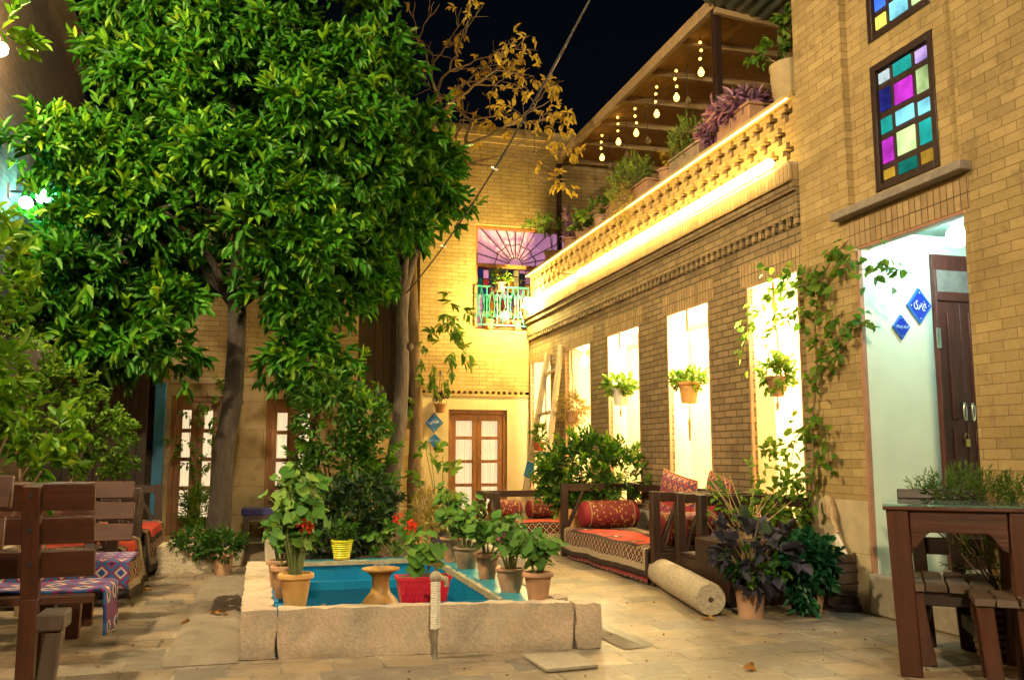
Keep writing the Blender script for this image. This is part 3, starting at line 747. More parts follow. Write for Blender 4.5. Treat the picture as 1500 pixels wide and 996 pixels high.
def w(b):
    bx(b, 2.35, 4.19, YB - .03, YB + .35, 2.0605, 2.10)
    x = 2.37
    while x < 4.15: bx(b, x, x + .05, YB - .028, YB + .1, 2.1005, 2.145); x += .095
    bx(b, 2.35, 4.19, YB - .03, YB + .35, 2.1455, 2.189)
part('string_course', 'brick_back', bk, w)
part('cornice', 'brick_back', bk, lambda b: (bx(b, 2.30, 9, YB - .05, YB + .4, 6.351, 6.45), bx(b, 2.26, 9, YB - .1, YB + .42, 6.4505, 6.52), bx(b, 2.28, 9, YB - .07, YB + .42, 6.5205, 6.62)))
part('quoin', 'beige_plaster', bk, lambda b: bx(b, 2.33, 2.42, YB - .035, YB - .0125, 0, 2.055))
def double_door(parent, x0, x1, z0, z1, y, mat='wood_door', rows=4):
    fr = part('door', mat, parent, lambda b: (bx(b, x0, x0 + .06, y - .02, y + .06, z0, z1), bx(b, x1 - .06, x1, y - .02, y + .06, z0, z1), bx(b, x0 + .061, x1 - .061, y - .02, y + .06, z1 - .07, z1)), .004)
    cx = (x0 + x1) / 2
    for a, c in ((x0 + .063, cx - .002), (cx + .002, x1 - .063)):
        ph = (z1 - .075 - z0 - .02)
        def f(b):
            bx(b, a, a + .075, y, y + .04, z0 + .02, z1 - .075); bx(b, c - .075, c, y, y + .04, z0 + .02, z1 - .075)
            zz = [z0 + .02 + ph * .12] + [z0 + .02 + ph * (.12 + .88 * k / rows) for k in range(1, rows + 1)]
            bx(b, a + .076, c - .076, y, y + .04, z0 + .02, z0 + .02 + ph * .12)
            for k in range(1, rows + 1): bx(b, a + .076, c - .076, y, y + .04, zz[k] - (.10 if k == rows else .025), zz[k] + (.0 if k == rows else .025))
        part('door_leaf', mat, parent, f, .004)
        def cur(b):
            n = 40; prev = None
            for k in range(n + 1):
                xx = a + .05 + (c - a - .1) * k / n; yy = y + .075 + .016 * math.sin(k * 1.25) + .006 * math.sin(k * .47)
                v0 = b.verts.new((xx, yy, z0 + .05)); v1 = b.verts.new((xx, yy, z1 - .12))
                if prev: b.faces.new((prev[0], v0, v1, prev[1])).smooth = True
                prev = (v0, v1)
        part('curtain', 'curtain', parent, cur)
        bx2 = (c - .05) if a < cx - .1 else (a + .05)
        part('door_handle', 'brass', parent, lambda b: (bx(b, bx2 - .012, bx2 + .012, y - .006, y + .001, 1.0, 1.12), tube(b, [(bx2, y - .03, 1.08), (bx2, y - .03, 1.02)], .007, 6), bx(b, bx2 - .005, bx2 + .005, y - .03, y - .004, 1.075, 1.085)))
    part('door_back', 'fabric_dark', parent, lambda b: bx(b, x0, x1, y + .16, y + .2, z0, z1))
    return fr
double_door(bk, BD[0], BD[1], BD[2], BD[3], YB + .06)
# balcony window
yw = YB + .10
M['pink_curtain'] = (lambda: (lambda t: (lambda p: (t.bsdf(t.mix(t.math('FRACT', t.math('MULTIPLY', t.noise(p, 3, 2), 3)), (.42, .20, .38), (.62, .42, .55)), .9, Emission_Strength=.35, Emission_Color=(.62, .26, .5, 1)), t.m)[1])(t.coord()))(NT('lilac_curtain')))()
win = part('window', 'wood_door', bk, lambda b: (bx(b, BW[0], BW[0] + .05, yw - .03, yw + .06, BW[2], BW[3]), bx(b, BW[1] - .05, BW[1], yw - .03, yw + .06, BW[2], BW[3]), bx(b, BW[0] + .051, BW[1] - .051, yw - .03, yw + .06, BW[3] - .05, BW[3]),
        bx(b, BW[0] + .051, BW[1] - .051, yw - .05, yw + .06, 4.235, 4.285), bx(b, BW[0] + .051, BW[1] - .051, yw - .03, yw + .06, BW[2], BW[2] + .05)))
def curtain_top(b):
    n = 60; prev = None
    for k in range(n + 1):
        xx = BW[0] + .03 + (BW[1] - BW[0] - .06) * k / n; yy = yw + .075 + .014 * math.sin(k * 1.1)
        v0 = b.verts.new((xx, yy, 4.25)); v1 = b.verts.new((xx, yy, BW[3] - .02))
        if prev: b.faces.new((prev[0], v0, v1, prev[1])).smooth = True
        prev = (v0, v1)
part('window_curtain', 'pink_curtain', bk, curtain_top)
def fan(b):
    c = Vector((4.0, yw, 4.29)); top = BW[3] - .05
    def clip(p): return Vector((min(max(p.x, BW[0] + .05), BW[1] - .05), p.y, min(p.z, top)))
    for a in np.linspace(R(14), R(166), 11):
        L = min(((top - c.z) / math.sin(a)), (.70 if math.cos(a) < 0 else .9) / max(abs(math.cos(a)), .01))
        bar(b, c + Vector((math.cos(a), 0, math.sin(a))) * .12, c + Vector((math.cos(a), 0, math.sin(a))) * L, .016, .02, 0, (0, 1, 0))
    for r in (.12, .34):
        A = np.linspace(0, PI, 24 if r < .2 else 12)
        pts = [c + Vector((math.cos(a), 0, math.sin(a))) * (r + (.035 if (r > .2 and i % 2) else 0)) for i, a in enumerate(A)]
        for p0, p1 in zip(pts, pts[1:]): bar(b, p0, p1, .014, .016, 0, (0, 1, 0))
part('fan_light', 'wood_dark', bk, fan)
GC = {k: glass_pane('room_glass_' + k, c, s) for k, (c, s) in dict(orange=((.8, .28, .03), .55), red=((.6, .04, .03), .5), rose=((.65, .25, .35), .6), dark=((.03, .04, .05), .4), gold=((.75, .5, .12), .6), ink=((.02, .03, .14), .5), green=((.03, .16, .1), .4)).items()}
def coloured(b):
    ks = list(GC); r_ = random.Random(5); x = BW[0] + .06
    while x < BW[1] - .12:
        z = BW[2] + .06
        while z < 4.22:
            hh = r_.choice((.16, .22, .28)); hh = min(hh, 4.225 - z)
            if hh > .05: bx(b, x, x + .085, yw + .02, yw + .03, z, z + hh - .02, r_.randrange(len(ks)))
            z += hh
        x += .105
bm = B(); coloured(bm); fin('coloured_panes', bm, list(GC.values()), bk)
part('window_back', 'fabric_dark', bk, lambda b: bx(b, BW[0], BW[1], yw + .14, yw + .2, BW[2], BW[3]))
def rail(b):
    y = YB - .03; x0, x1, z0, z1 = 3.29, 4.185, 3.24, 3.88
    for z in (z0, z1): bar(b, (x0, y, z), (x1, y, z), .022, .022)
    n = 5; W = (x1 - x0) / n
    for k in range(n + 1): tube(b, [(x0 + k * W, y, z0), (x0 + k * W, y, z1)], .011, 6)
    for k in range(n):
        xc = x0 + (k + .5) * W
        for zc, s in ((z0 + .16, 1), (z1 - .16, -1)):
            for d in (-1, 1):
                pts = [(xc + d * (.045 + .040 * (1 - t) * math.cos(5.2 * t * PI / 2)), y, zc + s * (.11 * t * 1.0 - .05 + .04 * math.sin(5.2 * t * PI / 2))) for t in np.linspace(0, 1, 14)]
                tube(b, pts, .006, 5)
        tube(b, [(xc, y, z0 + .02), (xc - .05, y, (z0 + z1) / 2), (xc, y, z1 - .02)], .006, 5); tube(b, [(xc, y, z0 + .02), (xc + .05, y, (z0 + z1) / 2), (xc, y, z1 - .02)], .006, 5)
part('balcony_railing', 'teal_paint', bk, rail)
ys = YB - .012 - .013
tile_sign(AY(636, 619, ys), .145, 1, 'larger blue diamond tile with white Persian script left of the far double door', SHAH, None, ('turq_tile', 'turq_tile'), 'white_ink', 1.1)
tile_sign(AY(636.5, 645, ys), .105, 1, 'smaller blue diamond tile hanging just under the larger one by the far double door', None, 'Shah neshin', ('turq_tile', 'turq_tile'), 'pale_ink', 1.05)

# ------------------------------------------------------------------ left house, stair and boundary wall
YL = 12.0
lh = world_thing('left_house', 'brick house behind the citrus tree with pale stone foot and curtained doors', 'building', (0, YL, 0))
M['stone_block'] = brick_mat('stone_blocks', (.48, .36, .21), (.42, .31, .17), (.22, .15, .09), bw=.8, bh=.36, ms=.004, bump=.3, stain=.3)
D1, D2 = (-1.14, -.50, .12, 1.86), (.03, .72, .12, 1.84)
def w(b):
    y1 = YL + .35; z1 = 2.02
    for a, c in ((-1.32, D1[0]), (D1[1], D2[0]), (D2[1], 1.19)): bx(b, a, c, YL, y1, 0, z1)
    for d in (D1, D2): bx(b, d[0], d[1], YL, y1, d[3], z1); bx(b, d[0], d[1], YL, y1, 0, d[2])
part('stone_foot', 'stone_block', lh, w)
part('string_course', 'beige_plaster', lh, lambda b: bx(b, -1.33, 1.2, YL - .03, YL + .35, 2.021, 2.10))
part('wall', 'brick_back', lh, lambda b: bx(b, -1.32, 1.19, YL, YL + .35, 2.101, 4.6))
part('side_wall', 'brick_dim', lh, lambda b: bx(b, .85, 1.19, YL + .351, 17, 0, 4.6))
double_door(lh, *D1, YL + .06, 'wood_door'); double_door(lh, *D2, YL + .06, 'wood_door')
part('blue_pilaster', 'blue_paint', lh, lambda b: bx(b, -1.325, -1.20, YL - .10, YL - .002, 0, 2.02), .004)
st = world_thing('brick_stair', 'dark brick stair rising in the gap between the two far houses', 'stair', (1.75, 12.2, 0))
def w(b):
    for k in range(10): bx(b, 1.195, 2.325, 12.3 + k * .24, 14.9, k * .19 + .001, (k + 1) * .19)
part('step', 'beige_plaster', st, w, .01)
part('stair_door', 'wood_dark_v', st, lambda b: [bx(b, 1.20 + k * .14, 1.332 + k * .14, 14.9, 14.95, 0, 5.2) for k in range(8)])
bw_ = world_thing('boundary_wall', 'tall dim brick side wall at the left edge behind the shrubs', 'wall', (-2.6, 8, 0))
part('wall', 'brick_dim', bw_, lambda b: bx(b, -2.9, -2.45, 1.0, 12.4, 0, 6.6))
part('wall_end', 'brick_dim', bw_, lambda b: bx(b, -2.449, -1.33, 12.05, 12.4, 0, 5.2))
shed = world_thing('wooden_shed', 'brown board shed with a lit pale awning left of the big tree', 'shed', (-1.85, 11.2, 0))
def w(b):
    x = -2.44
    while x < -1.36: bx(b, x, x + .10, 11.3, 11.33, .0, 2.0 + random.uniform(-.01, .01)); x += .112
part('board_wall', 'wood_dark_v', shed, w)
M['awning'] = simple('pale_awning', (.75, .68, .52), .7, 6, .1)
def w(b):
    n = 30; prev = None
    for k in range(n + 1):
        x = -2.44 + 1.1 * k / n; dz = .02 * math.sin(k * 1.6)
        r = [b.verts.new((x, y, z + dz)) for y, z in ((11.05, 2.08), (11.9, 2.40))] + [b.verts.new((x, y, z + dz + .012)) for y, z in ((11.05, 2.08), (11.9, 2.40))]
        if prev:
            for i, j in ((0, 1), (1, 3), (3, 2), (2, 0)): b.faces.new((prev[i], r[i], r[j], prev[j])).smooth = True
        prev = r
part('awning', 'awning', shed, w)
M['lamp_arm'] = M['metal_dark']
def wall_lamp(label, p, r, mat, wallx=None, group=None):
    return lamp('wall_lamp', label, p, r, mat, (lambda b: (tube(b, [(wallx, p.y, p.z + .1), (p.x, p.y, p.z + .1), (p.x, p.y, p.z + r * .8)], .014, 8), bx(b, wallx, wallx + .02, p.y - .05, p.y + .05, p.z + .03, p.z + .17))) if wallx is not None else None, group, 'metal_dark')
wall_lamp('right hand dazzling cyan white lamp glowing through the citrus leaves at left', AY(63, 288, 9.6), .07, 'bulb_cyan', -2.449, 'cyan lamps on the left wall')
wall_lamp('left hand dazzling cyan white lamp glowing through the citrus leaves at left', AY(38, 297, 9.3), .06, 'bulb_cyan', -2.449, 'cyan lamps on the left wall')
M['bulb_tiny'] = emit('tiny_bulb', (1.0, .8, .5), 160)
wall_lamp('tiny warm bulb shining under the left side of the tree crown', AY(153, 443, 11.6), .04, 'bulb_tiny', None)
M['bulb_side'] = emit('side_lamp', (1.0, .66, .34), 1300)
wall_lamp('warm lamp on the left side wall just outside the picture', Vector((-2.25, 8.0, 4.5)), .06, 'bulb_side', -2.449)
wall_lamp('warm bulb lighting the pale shed awning', Vector((-1.75, 11.7, 2.62)), .05, 'bulb_tiny', None)

# floodlights of the courtyard, beyond the frame, that light its front half; the small one is added for the parapet
M['bulb_flood_far'] = emit('flood_face_wide', (1.0, .80, .46), 1200)
def flood(label, p, aim, post=True, wallx=None, size=(.34, .26), face='bulb_flood'):
    t = world_thing('floodlight', label, 'floodlight', p, 'courtyard floodlights')
    d = (Vector(aim) - Vector(p)).normalized(); p = Vector(p)
    part('housing', 'metal_dark', t, lambda b: bar(b, p - d * .12, p - d * .004, size[0] + .05, size[1] + .05))
    part('lamp_face', face, t, lambda b: bar(b, p - d * .003, p + d * .006, size[0], size[1]))
    if post: part('post', 'metal_dark', t, lambda b: tube(b, [(p.x - d.x * .14, p.y - d.y * .14, 0), (p.x - d.x * .14, p.y - d.y * .14, p.z)], .04, 10))
    if wallx is not None: part('arm', 'metal_dark', t, lambda b: bar(b, (wallx, p.y, p.z), p - d * .1, .04, .04))
    return t
flood('floodlight on the left side wall aimed at the citrus tree', (-2.1, 4.9, 5.5), (-0.2, 9.8, 4.0), False, -2.45)
flood('small added floodlight out of view high on the left side wall, brightening the parapet plants', (-2.1, 3.2, 5.2), (4.3, 9.3, 4.3), False, -2.45, (.12, .09))  # added lamp, out of view, put in to brighten the parapet plants
flood('floodlight on a post behind the camera aimed at the pool and brick tower', (0.2, -2.6, 4.8), (3.3, 5.0, 1.2), face='bulb_flood_far')

# ------------------------------------------------------------------ pergola over the terrace
pg = world_thing('pergola', 'boarded timber terrace roof on a slim post above the pierced parapet', 'pergola', (5.5, 11, 3.5))
ZP = 6.10; XP = 4.72
def w(b):
    x = XP
    while x < 8.0: bx(b, x, x + .118, 8.42, YB - .11, ZP + .061, ZP + .085); x += .12
part('roof', 'wood_roof', pg, w)
part('fascia', 'wood_beam', pg, lambda b: (bx(b, XP - .06, XP - .002, 8.36, YB - .11, ZP - .05, ZP + .10)))
def w(b):
    for y in np.linspace(8.45, 13.9, 7): bx(b, XP, 8.0, y - .035, y + .035, ZP - .02, ZP + .06)
part('rafter', 'wood_beam', pg, w)
for y in (8.42,):
    part('post', 'wood_dark_v', pg, lambda b: bx(b, XP - .05, XP + .03, y - .04, y + .04, 3.516, ZP - .051), .005)
part('post', 'wood_dark_v', pg, lambda b: bx(b, XP - .05, XP + .03, 13.9, 13.95, 3.516, ZP - .051), .005)
def w(b):
    n = 90; prev = None; e0, e1 = AY(1006, -6, 8.3), AY(1165, 42, 8.3)
    for k in range(n + 1):
        p = e0.lerp(e1, k / n * 2.2); dz = .018 * math.sin(k * 1.5)
        r = [b.verts.new((p.x, y, p.z + z + dz)) for y, z in ((8.3, 0), (6.3, .12))]
        if prev: b.faces.new((prev[0], r[0], r[1], prev[1])).smooth = True
        prev = r
o = part('sheet_roof', 'sheet', None, w); tag(o, 'teal and rust corrugated sheet roof over the near end of the terrace', 'roof'); s_ = o.modifiers.new('thickness', 'SOLIDIFY'); s_.thickness = .006
e0, e1 = AY(1047, 16, 8.33), AY(1130, 36, 8.33)
part('sheet_rail', 'wood_beam', pg, lambda b: bar(b, e0, e0.lerp(e1, 3), .05, .06))
terr = world_thing('terrace_house', 'shadowy brick upper room behind the terrace beside the tower', 'building', (8.3, 10, 3.5))
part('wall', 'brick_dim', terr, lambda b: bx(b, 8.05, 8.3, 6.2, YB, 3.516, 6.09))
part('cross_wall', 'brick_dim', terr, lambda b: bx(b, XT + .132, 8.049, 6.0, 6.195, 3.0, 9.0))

# bulbs on cords
def pendant(px, py, label, lit, extra, group='bulbs hanging under the terrace roof', X=4.95):
    p = AX(px, py, X)
    t = world_thing('pendant_bulb', label, 'hanging bulb', tuple(p), group)
    part('cord', 'black', t, lambda b: tube(b, [(p.x, p.y, p.z + .06), (p.x, p.y, ZP + .06)], .005, 5))
    part('bulb', 'bulb_small' if lit else 'bulb_clear', t, lambda b: lathe(b, [(0, -.055), (.026, -.044), (.038, -.017), (.036, .010), (.020, .038), (.014, .055), (0, .056)], p, 12))
    for dz in extra: part('small_bulb', 'bulb_small', t, lambda b: ball(b, p + Vector((random.uniform(-.015, .015), 0.008, dz)), .019, 8))
t_ = NT('clear_glass'); t_.bsdf((.8, .75, .6), .05, Transmission_Weight=.9, IOR=1.3); M['bulb_clear'] = t_.m
POS = [(1027, 106, 'nearest the tower'), (991, 143, 'second from the tower'), (962, 167, 'third from the tower'), (932, 195, 'fourth from the tower'), (906, 208, 'second from the far end'), (882, 231, 'at the far end')]
for i, (a, c, wd) in enumerate(POS): pendant(a, c, f'lit amber bulb string hanging under the terrace roof, {wd}', True, (.15, .25, .36) if i % 2 else (.17, .28, .38))
for a, c, wd in ((1008, 148, 'near the slim post'), (949, 206, 'above the rosemary'), (918, 227, 'at mid terrace'), (894, 244, 'at the far end of the terrace')): pendant(a, c, f'unlit clear glass bulb hanging {wd}', False, (), 'unlit bulbs hanging under the terrace roof', 5.15)

# ------------------------------------------------------------------ pool
ZR = .262
pool = world_thing('pool', 'low stone rimmed courtyard pool lined with bright blue tiles', 'pool', (.9, 6.2, 0))
def rough_block(b, x0, x1, y0, y1, z0, z1, amp=.008, step=.07):
    """a hewn block: subdivided box with uneven faces and worn edges"""
    nx, ny, nz = [max(1, int((c - a) / step)) for a, c in ((x0, x1), (y0, y1), (z0, z1))]
    vs = {}
    def V(i, j, k):
        if (i, j, k) not in vs:
            p = Vector((x0 + (x1 - x0) * i / nx, y0 + (y1 - y0) * j / ny, z0 + (z1 - z0) * k / nz))
            ex = (i in (0, nx)) + (j in (0, ny)) + (k in (0, nz))
            c = Vector(((x0 + x1) / 2, (y0 + y1) / 2, (z0 + z1) / 2)); pull = (c - p).normalized() * (.003 if ex == 2 else .008 if ex == 3 else 0)
            vs[i, j, k] = b.verts.new(p + pull + Vector((random.uniform(-amp, amp), random.uniform(-amp, amp), random.uniform(-amp, amp) * (k > 0))))
        return vs[i, j, k]
    for i in range(nx):
        for j in range(ny):
            for k in (0, nz): b.faces.new((V(i, j, k), V(i + 1, j, k), V(i + 1, j + 1, k), V(i, j + 1, k))).smooth = True
    for i in range(nx):
        for k in range(nz):
            for j in (0, ny): b.faces.new((V(i, j, k), V(i + 1, j, k), V(i + 1, j, k + 1), V(i, j, k + 1))).smooth = True
    for j in range(ny):
        for k in range(nz):
            for i in (0, nx): b.faces.new((V(i, j, k), V(i, j + 1, k), V(i, j + 1, k + 1), V(i, j, k + 1))).smooth = True
def skew(b):
    for v in b.verts: v.co.y += max(0, 1.9 - v.co.x) * .115
for x0, x1, y0, y1 in ((-.085, .105, 4.975, 5.13), (.110, 1.765, 4.985, 5.10), (1.772, 1.925, 4.97, 5.12)):
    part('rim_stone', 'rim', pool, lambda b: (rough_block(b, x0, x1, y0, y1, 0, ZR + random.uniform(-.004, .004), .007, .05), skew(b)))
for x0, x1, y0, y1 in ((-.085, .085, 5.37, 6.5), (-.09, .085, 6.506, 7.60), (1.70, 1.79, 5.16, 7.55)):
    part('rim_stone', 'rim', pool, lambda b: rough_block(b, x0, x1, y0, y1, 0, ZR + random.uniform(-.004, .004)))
def w(b):
    zt = ZR - .012
    bx(b, .086, .30, 5.35, 5.56, .002, ZR - .021); bx(b, .086, .12, 5.561, 7.5, .002, zt); bx(b, 1.40, 1.43, 5.262, 7.42, .002, zt - .03); bx(b, .121, 1.399, 7.42, 7.5, .002, zt)
    bx(b, .121, 1.399, 5.33, 5.345, .002, zt - .006)
    bx(b, .121, 1.399, 7.34, 7.419, .002, .115); bx(b, .10, 1.45, 5.25, 7.5, -.02, .004)
part('lining', 'pool_tile', pool, w)
part('tile_ledge', 'ledge_tile', pool, lambda b: (rough_block(b, 1.415, 1.698, 5.17, 7.5, .05, ZR - .012, .004), rough_block(b, .10, 1.42, 7.43, 7.60, .05, ZR - .002, .003)))
M['tile_chip'] = simple('broken_tile_edge', (.36, .33, .22), .8, 30, .4, .5)
def w(b):
    y = 5.3
    while y < 7.4:
        L = random.uniform(.06, .16); rough_block(b, 1.392, 1.428 + random.uniform(-.006, .008), y, y + L, ZR - .05, ZR - .006, .004, .04); y += L + .004
    rough_block(b, .12, 1.40, 7.405, 7.432, ZR - .03, ZR + .004, .004, .05)
part('worn_edge', 'tile_chip', pool, w)
t_ = NT('pool_water'); t_.bsdf((.0, .10, .2), .03, t_.noise(t_.pos(), 9, 2), .15, .01, Transmission_Weight=.75, IOR=1.33); M['water'] = t_.m
bm = B(); bx(bm, .122, 1.398, 5.302, 7.338, .006, .052); struct(fin('water', bm, 'water'))
bm = B(); rough_block(bm, 0, .30, 0, .2, 0, .15, .03, .06)
o = fin('rock', bm, 'lime_stone'); o.location = (.36, 5.40, .053); tag(o, 'rough grey rock lying in the pool behind its front rim', 'rock')

# tap
q = G(637, 964)
tap = world_thing('garden_tap', 'rope wrapped standpipe tap in front of the pool rim', 'tap', q)
q = Vector(q)
part('pipe', 'steel', tap, lambda b: tube(b, [(q.x, q.y, 0), (q.x, q.y, .42)], .014, 10))
def w(b):
    n = 160; tube(b, [(q.x + .021 * math.cos(k * .8), q.y + .021 * math.sin(k * .8), .155 + .26 * k / n) for k in range(n)], .0085, 6)
part('rope', 'white_cer', tap, w)
part('valve', 'stone_roller', tap, lambda b: (ball(b, q + Vector((0, 0, .435)), .034, 10), tube(b, [q + Vector((.02, -.01, .435)), q + Vector((.055, -.015, .425)), q + Vector((.058, -.016, .385))], [.016, .015, .012], 8)))
part('tap_handle', 'brass', tap, lambda b: (tube(b, [q + Vector((0, 0, .46)), q + Vector((0, 0, .50))], .007, 6), bar(b, q + Vector((-.03, 0, .503)), q + Vector((.03, 0, .503)), .014, .01)))

# ground details
def slab(b):
    pts = [G(765, 963), G(842, 960), G(877, 979), G(800, 986)]
    a = [b.verts.new((p.x, p.y, .004)) for p in pts]; c = [b.verts.new((p.x, p.y, .022)) for p in pts]
    b.faces.new(a); b.faces.new(c)
    for i in range(4): b.faces.new((a[i], a[(i + 1) % 4], c[(i + 1) % 4], c[i]))
o = part('drain_cover', 'lime_stone', None, slab, .004); tag(o, 'loose grey stone cover slab on the paving before the pool corner', 'drain cover')
bm = B()
for pts in ([G(880, 912), G(958, 944), G(946, 948), G(872, 917)],): bm.faces.new([bm.verts.new((p.x, p.y, .004)) for p in pts])
struct(fin('drain_slot', bm, 'black'))
bm = B(); pts = [G(872, 918), G(945, 948), G(915, 952), G(870, 930)]; bm.faces.new([bm.verts.new((p.x, p.y, .0045)) for p in pts]); struct(fin('path', bm, 'concrete'))

# ------------------------------------------------------------------ pots
def pot_profile(r0, r1, h, rim=.16, flare=.012, kind='classic'):
    if kind == 'classic': return [(0, 0), (r0, 0), (r0 + (r1 - r0) * .8, h * (1 - rim)), (r1 + flare, h * (1 - rim) + .003), (r1 + flare, h - .006), (r1 + flare - .006, h), (r1 - .008, h), (r1 - .014, h * .86), (0, h * .86)]
    if kind == 'belly': return [(0, 0), (r0, 0), (r0 * 1.22, h * .35), (r1 * 1.02, h * .72), (r1, h * .88), (r1 + flare, h * .92), (r1 + flare, h), (r1 - .008, h), (r1 - .014, h * .9), (0, h * .88)]
    return [(0, 0), (r0, 0), (r1, h - .02), (r1 + flare, h - .012), (r1 + flare, h), (r1 - .008, h), (r1 - .012, h * .88), (0, h * .86)]
def pot(name, label, cat, loc, r0, r1, h, mat, kind='classic', group=None, saucer=False, rz=None):
    t = thing(name, label, cat, loc, random.uniform(0, 6) if rz is None else rz, group)
    part('pot', mat, t, lambda b: lathe(b, pot_profile(r0, r1, h, kind=kind), (0, 0, 0), 28))
    part('soil', 'soil', t, lambda b: lathe(b, [(0, h * .905), (r1 * .5, h * .9), (r1 - .012, h * .885)], (0, 0, 0), 16))
    return t
def geranium(t, h, height, spread, n=26, flowers=(), lr=.035, lean=(0, 0), mat='lf_geranium'):
    """jointed stems, round ruffled leaves on stalks, flower heads"""
    P, N = [], []; bm = B(); tips = []
    ns = max(3, n // 7)
    for s in range(ns):
        n_ = 0; a = 2 * PI * s / ns + random.uniform(-.5, .5); L = height * random.uniform(.6, 1.0)
        end = Vector((math.cos(a) * spread * random.uniform(.25, .8) + lean[0], math.sin(a) * spread * random.uniform(.25, .8) + lean[1], h + L))
        st_ = Vector((math.cos(a) * .025, math.sin(a) * .025, h * .88)); mid = (st_ + end) / 2 + Vector((random.uniform(-.03, .03), random.uniform(-.03, .03), .01))
        tube(bm, [st_, mid, end], [.008, .006, .004], 6); tips.append(end)
        for k in range(int(max(2, n // ns) * 2.3)):
            u = random.uniform(.3, 1); p = st_.lerp(mid, u * 2) if u < .5 else mid.lerp(end, u * 2 - 1)
            d = Vector((random.gauss(0, 1), random.gauss(0, 1), random.uniform(-.1, .9))).normalized(); q = p + d * random.uniform(.03, .09) * (spread / .14)
            tube(bm, [p, (p + q) / 2 + Vector((0, 0, .008)), q], [.003, .0025, .002], 4, False); P.append(q); N.append(Vector((d.x * .7 + random.gauss(0, .3), d.y * .7 - .35 + random.gauss(0, .3), .75)))
    fin('stem', bm, 'stem', t)
    round_leaf_mesh('foliage', np.array(P), np.array(N), np.array([lr * random.uniform(.55, 1.25) for _ in P]), mat, t)
    for (fx, fy, fz, fm) in flowers:
        c = np.array((fx, fy, fz)); Q = c + rng.normal(size=(26, 3)) * .016; leaf_mesh('flower', Q, rng.normal(size=(26, 3)), .028, .022, fm, t)
        part('flower_stalk', 'stem', t, lambda b: tube(b, [(fx * .6, fy * .6, h * 1.1), (fx, fy, fz)], .003, 5))
    return t
def bushy(t, c, r, n, leaf, width, mat, per=7, L=.12, up=.3, surf=.3, spread=.9, name='foliage', fold=.25, curl=.15, bottom=None):
    P, D = crown_points([(c, r)], n, surf); D = droop(D, up)
    if bottom is not None:
        k = P[:, 2] > bottom; P, D = P[k], D[k]
    Q, E = shoots(P - D * L, D, per, L, spread)
    return leaf_mesh(name, Q, E, leaf * rng.uniform(.65, 1.2, len(Q)), width * rng.uniform(.7, 1.15, len(Q)), mat, t, fold, None, curl)
def stems_to(t, base, pts, r=.006, mat='stem_brown', name='stem'):
    def f(b):
        for p in pts: m = (Vector(base) + Vector(p)) / 2 + Vector((random.uniform(-.03, .03), random.uniform(-.03, .03), .02)); tube(b, [base, m, p], [r, r * .75, r * .4], 6)
    return part(name, mat, t, f)

zl = ZR - .012
GP = 'geranium pots along the pool'
# left front pot with the tall red geranium
def Lg(px, py, z): p = G(px, py, z); return (p.x, p.y, z)
t = pot('potted_plant', 'orange pot of tall red flowered geranium on the left front pool corner', 'potted plant', Lg(427, 882, zl), .062, .092, .185, 'terracotta_orange', group=GP)
t.location = (.21, 5.44, ZR - .02); t.rotation_euler.z = 0
geranium(t, .185, .60, .17, 80, [(.03, -.09, .46, 'petal_red'), (.055, -.06, .445, 'petal_red')], .043, (.0, .05))
p_ = G(420, 846, zl)
t = pot('potted_plant', 'brown clay pot half hidden behind the orange pot at the left pool corner', 'potted plant', (.16, 5.72, zl), .06, .085, .19, 'terracotta', group=GP); geranium(t, .19, .32, .12, 26, (), .04)
t = pot('potted_plant', 'dull pink clay pot farthest along the left rim of the pool', 'potted plant', (.14, 6.12, zl), .06, .085, .18, 'terracotta_pale', group=GP); geranium(t, .18, .30, .12, 26, (), .04)
# right row on the ledge, front to back
t = pot('potted_plant', 'plain clay pot of geranium at the right front corner of the pool', 'potted plant', Lg(788, 880, zl), .058, .084, .17, 'terracotta', group=GP); t.rotation_euler.z = 0
geranium(t, .17, .24, .15, 40, [], .040)
t = pot('potted_plant', 'greyish clay pot with a pink flowered geranium, second from the front on the ledge', 'potted plant', Lg(748, 866, zl), .06, .085, .145, 'terracotta_pale', 'belly', GP); t.rotation_euler.z = 0
geranium(t, .145, .34, .15, 52, [(-.05, -.05, .34, 'petal_pink')], .039)
t = pot('potted_plant', 'rosy clay pot with leggy pale geranium stems, third from the front on the ledge', 'potted plant', Lg(714, 847, zl), .055, .085, .175, 'terracotta', group=GP); geranium(t, .175, .22, .17, 34, (), .041)
t = pot('potted_plant', 'squat mossy clay pot of geranium, fourth from the front on the ledge', 'potted plant', Lg(683, 832, zl), .065, .09, .16, 'terracotta_grey', 'belly', GP); geranium(t, .16, .34, .16, 44, (), .041)
t = pot('potted_plant', 'upright clay pot of geranium at the back corner of the ledge beside the dark jar', 'potted plant', Lg(661, 822, zl), .055, .082, .19, 'terracotta', 'straight', GP); geranium(t, .19, .42, .15, 40, (), .041)
t = pot('potted_plant', 'round orange pot of straw coloured grass behind the pool', 'potted plant', (1.42, 7.95, .22), .07, .10, .19, 'terracotta_orange', 'belly')
bushy(t, (0, 0, .38), (.20, .16, .22), 140, .10, .012, 'lf_straw', 6, .12, .8, .2)
bm = B(); lathe(bm, [(0, 0), (.05, 0), (.095, .04), (.11, .10), (.085, .16), (.05, .175), (.052, .19), (.04, .19), (.035, .16), (0, .15)], (0, 0, 0), 24)
o = fin('clay_jar', bm, 'fabric_dark'); o.location = (*G(645, 812, .24).xy, .235); tag(o, 'small round dark jar behind the last geranium pot on the pool', 'jar')
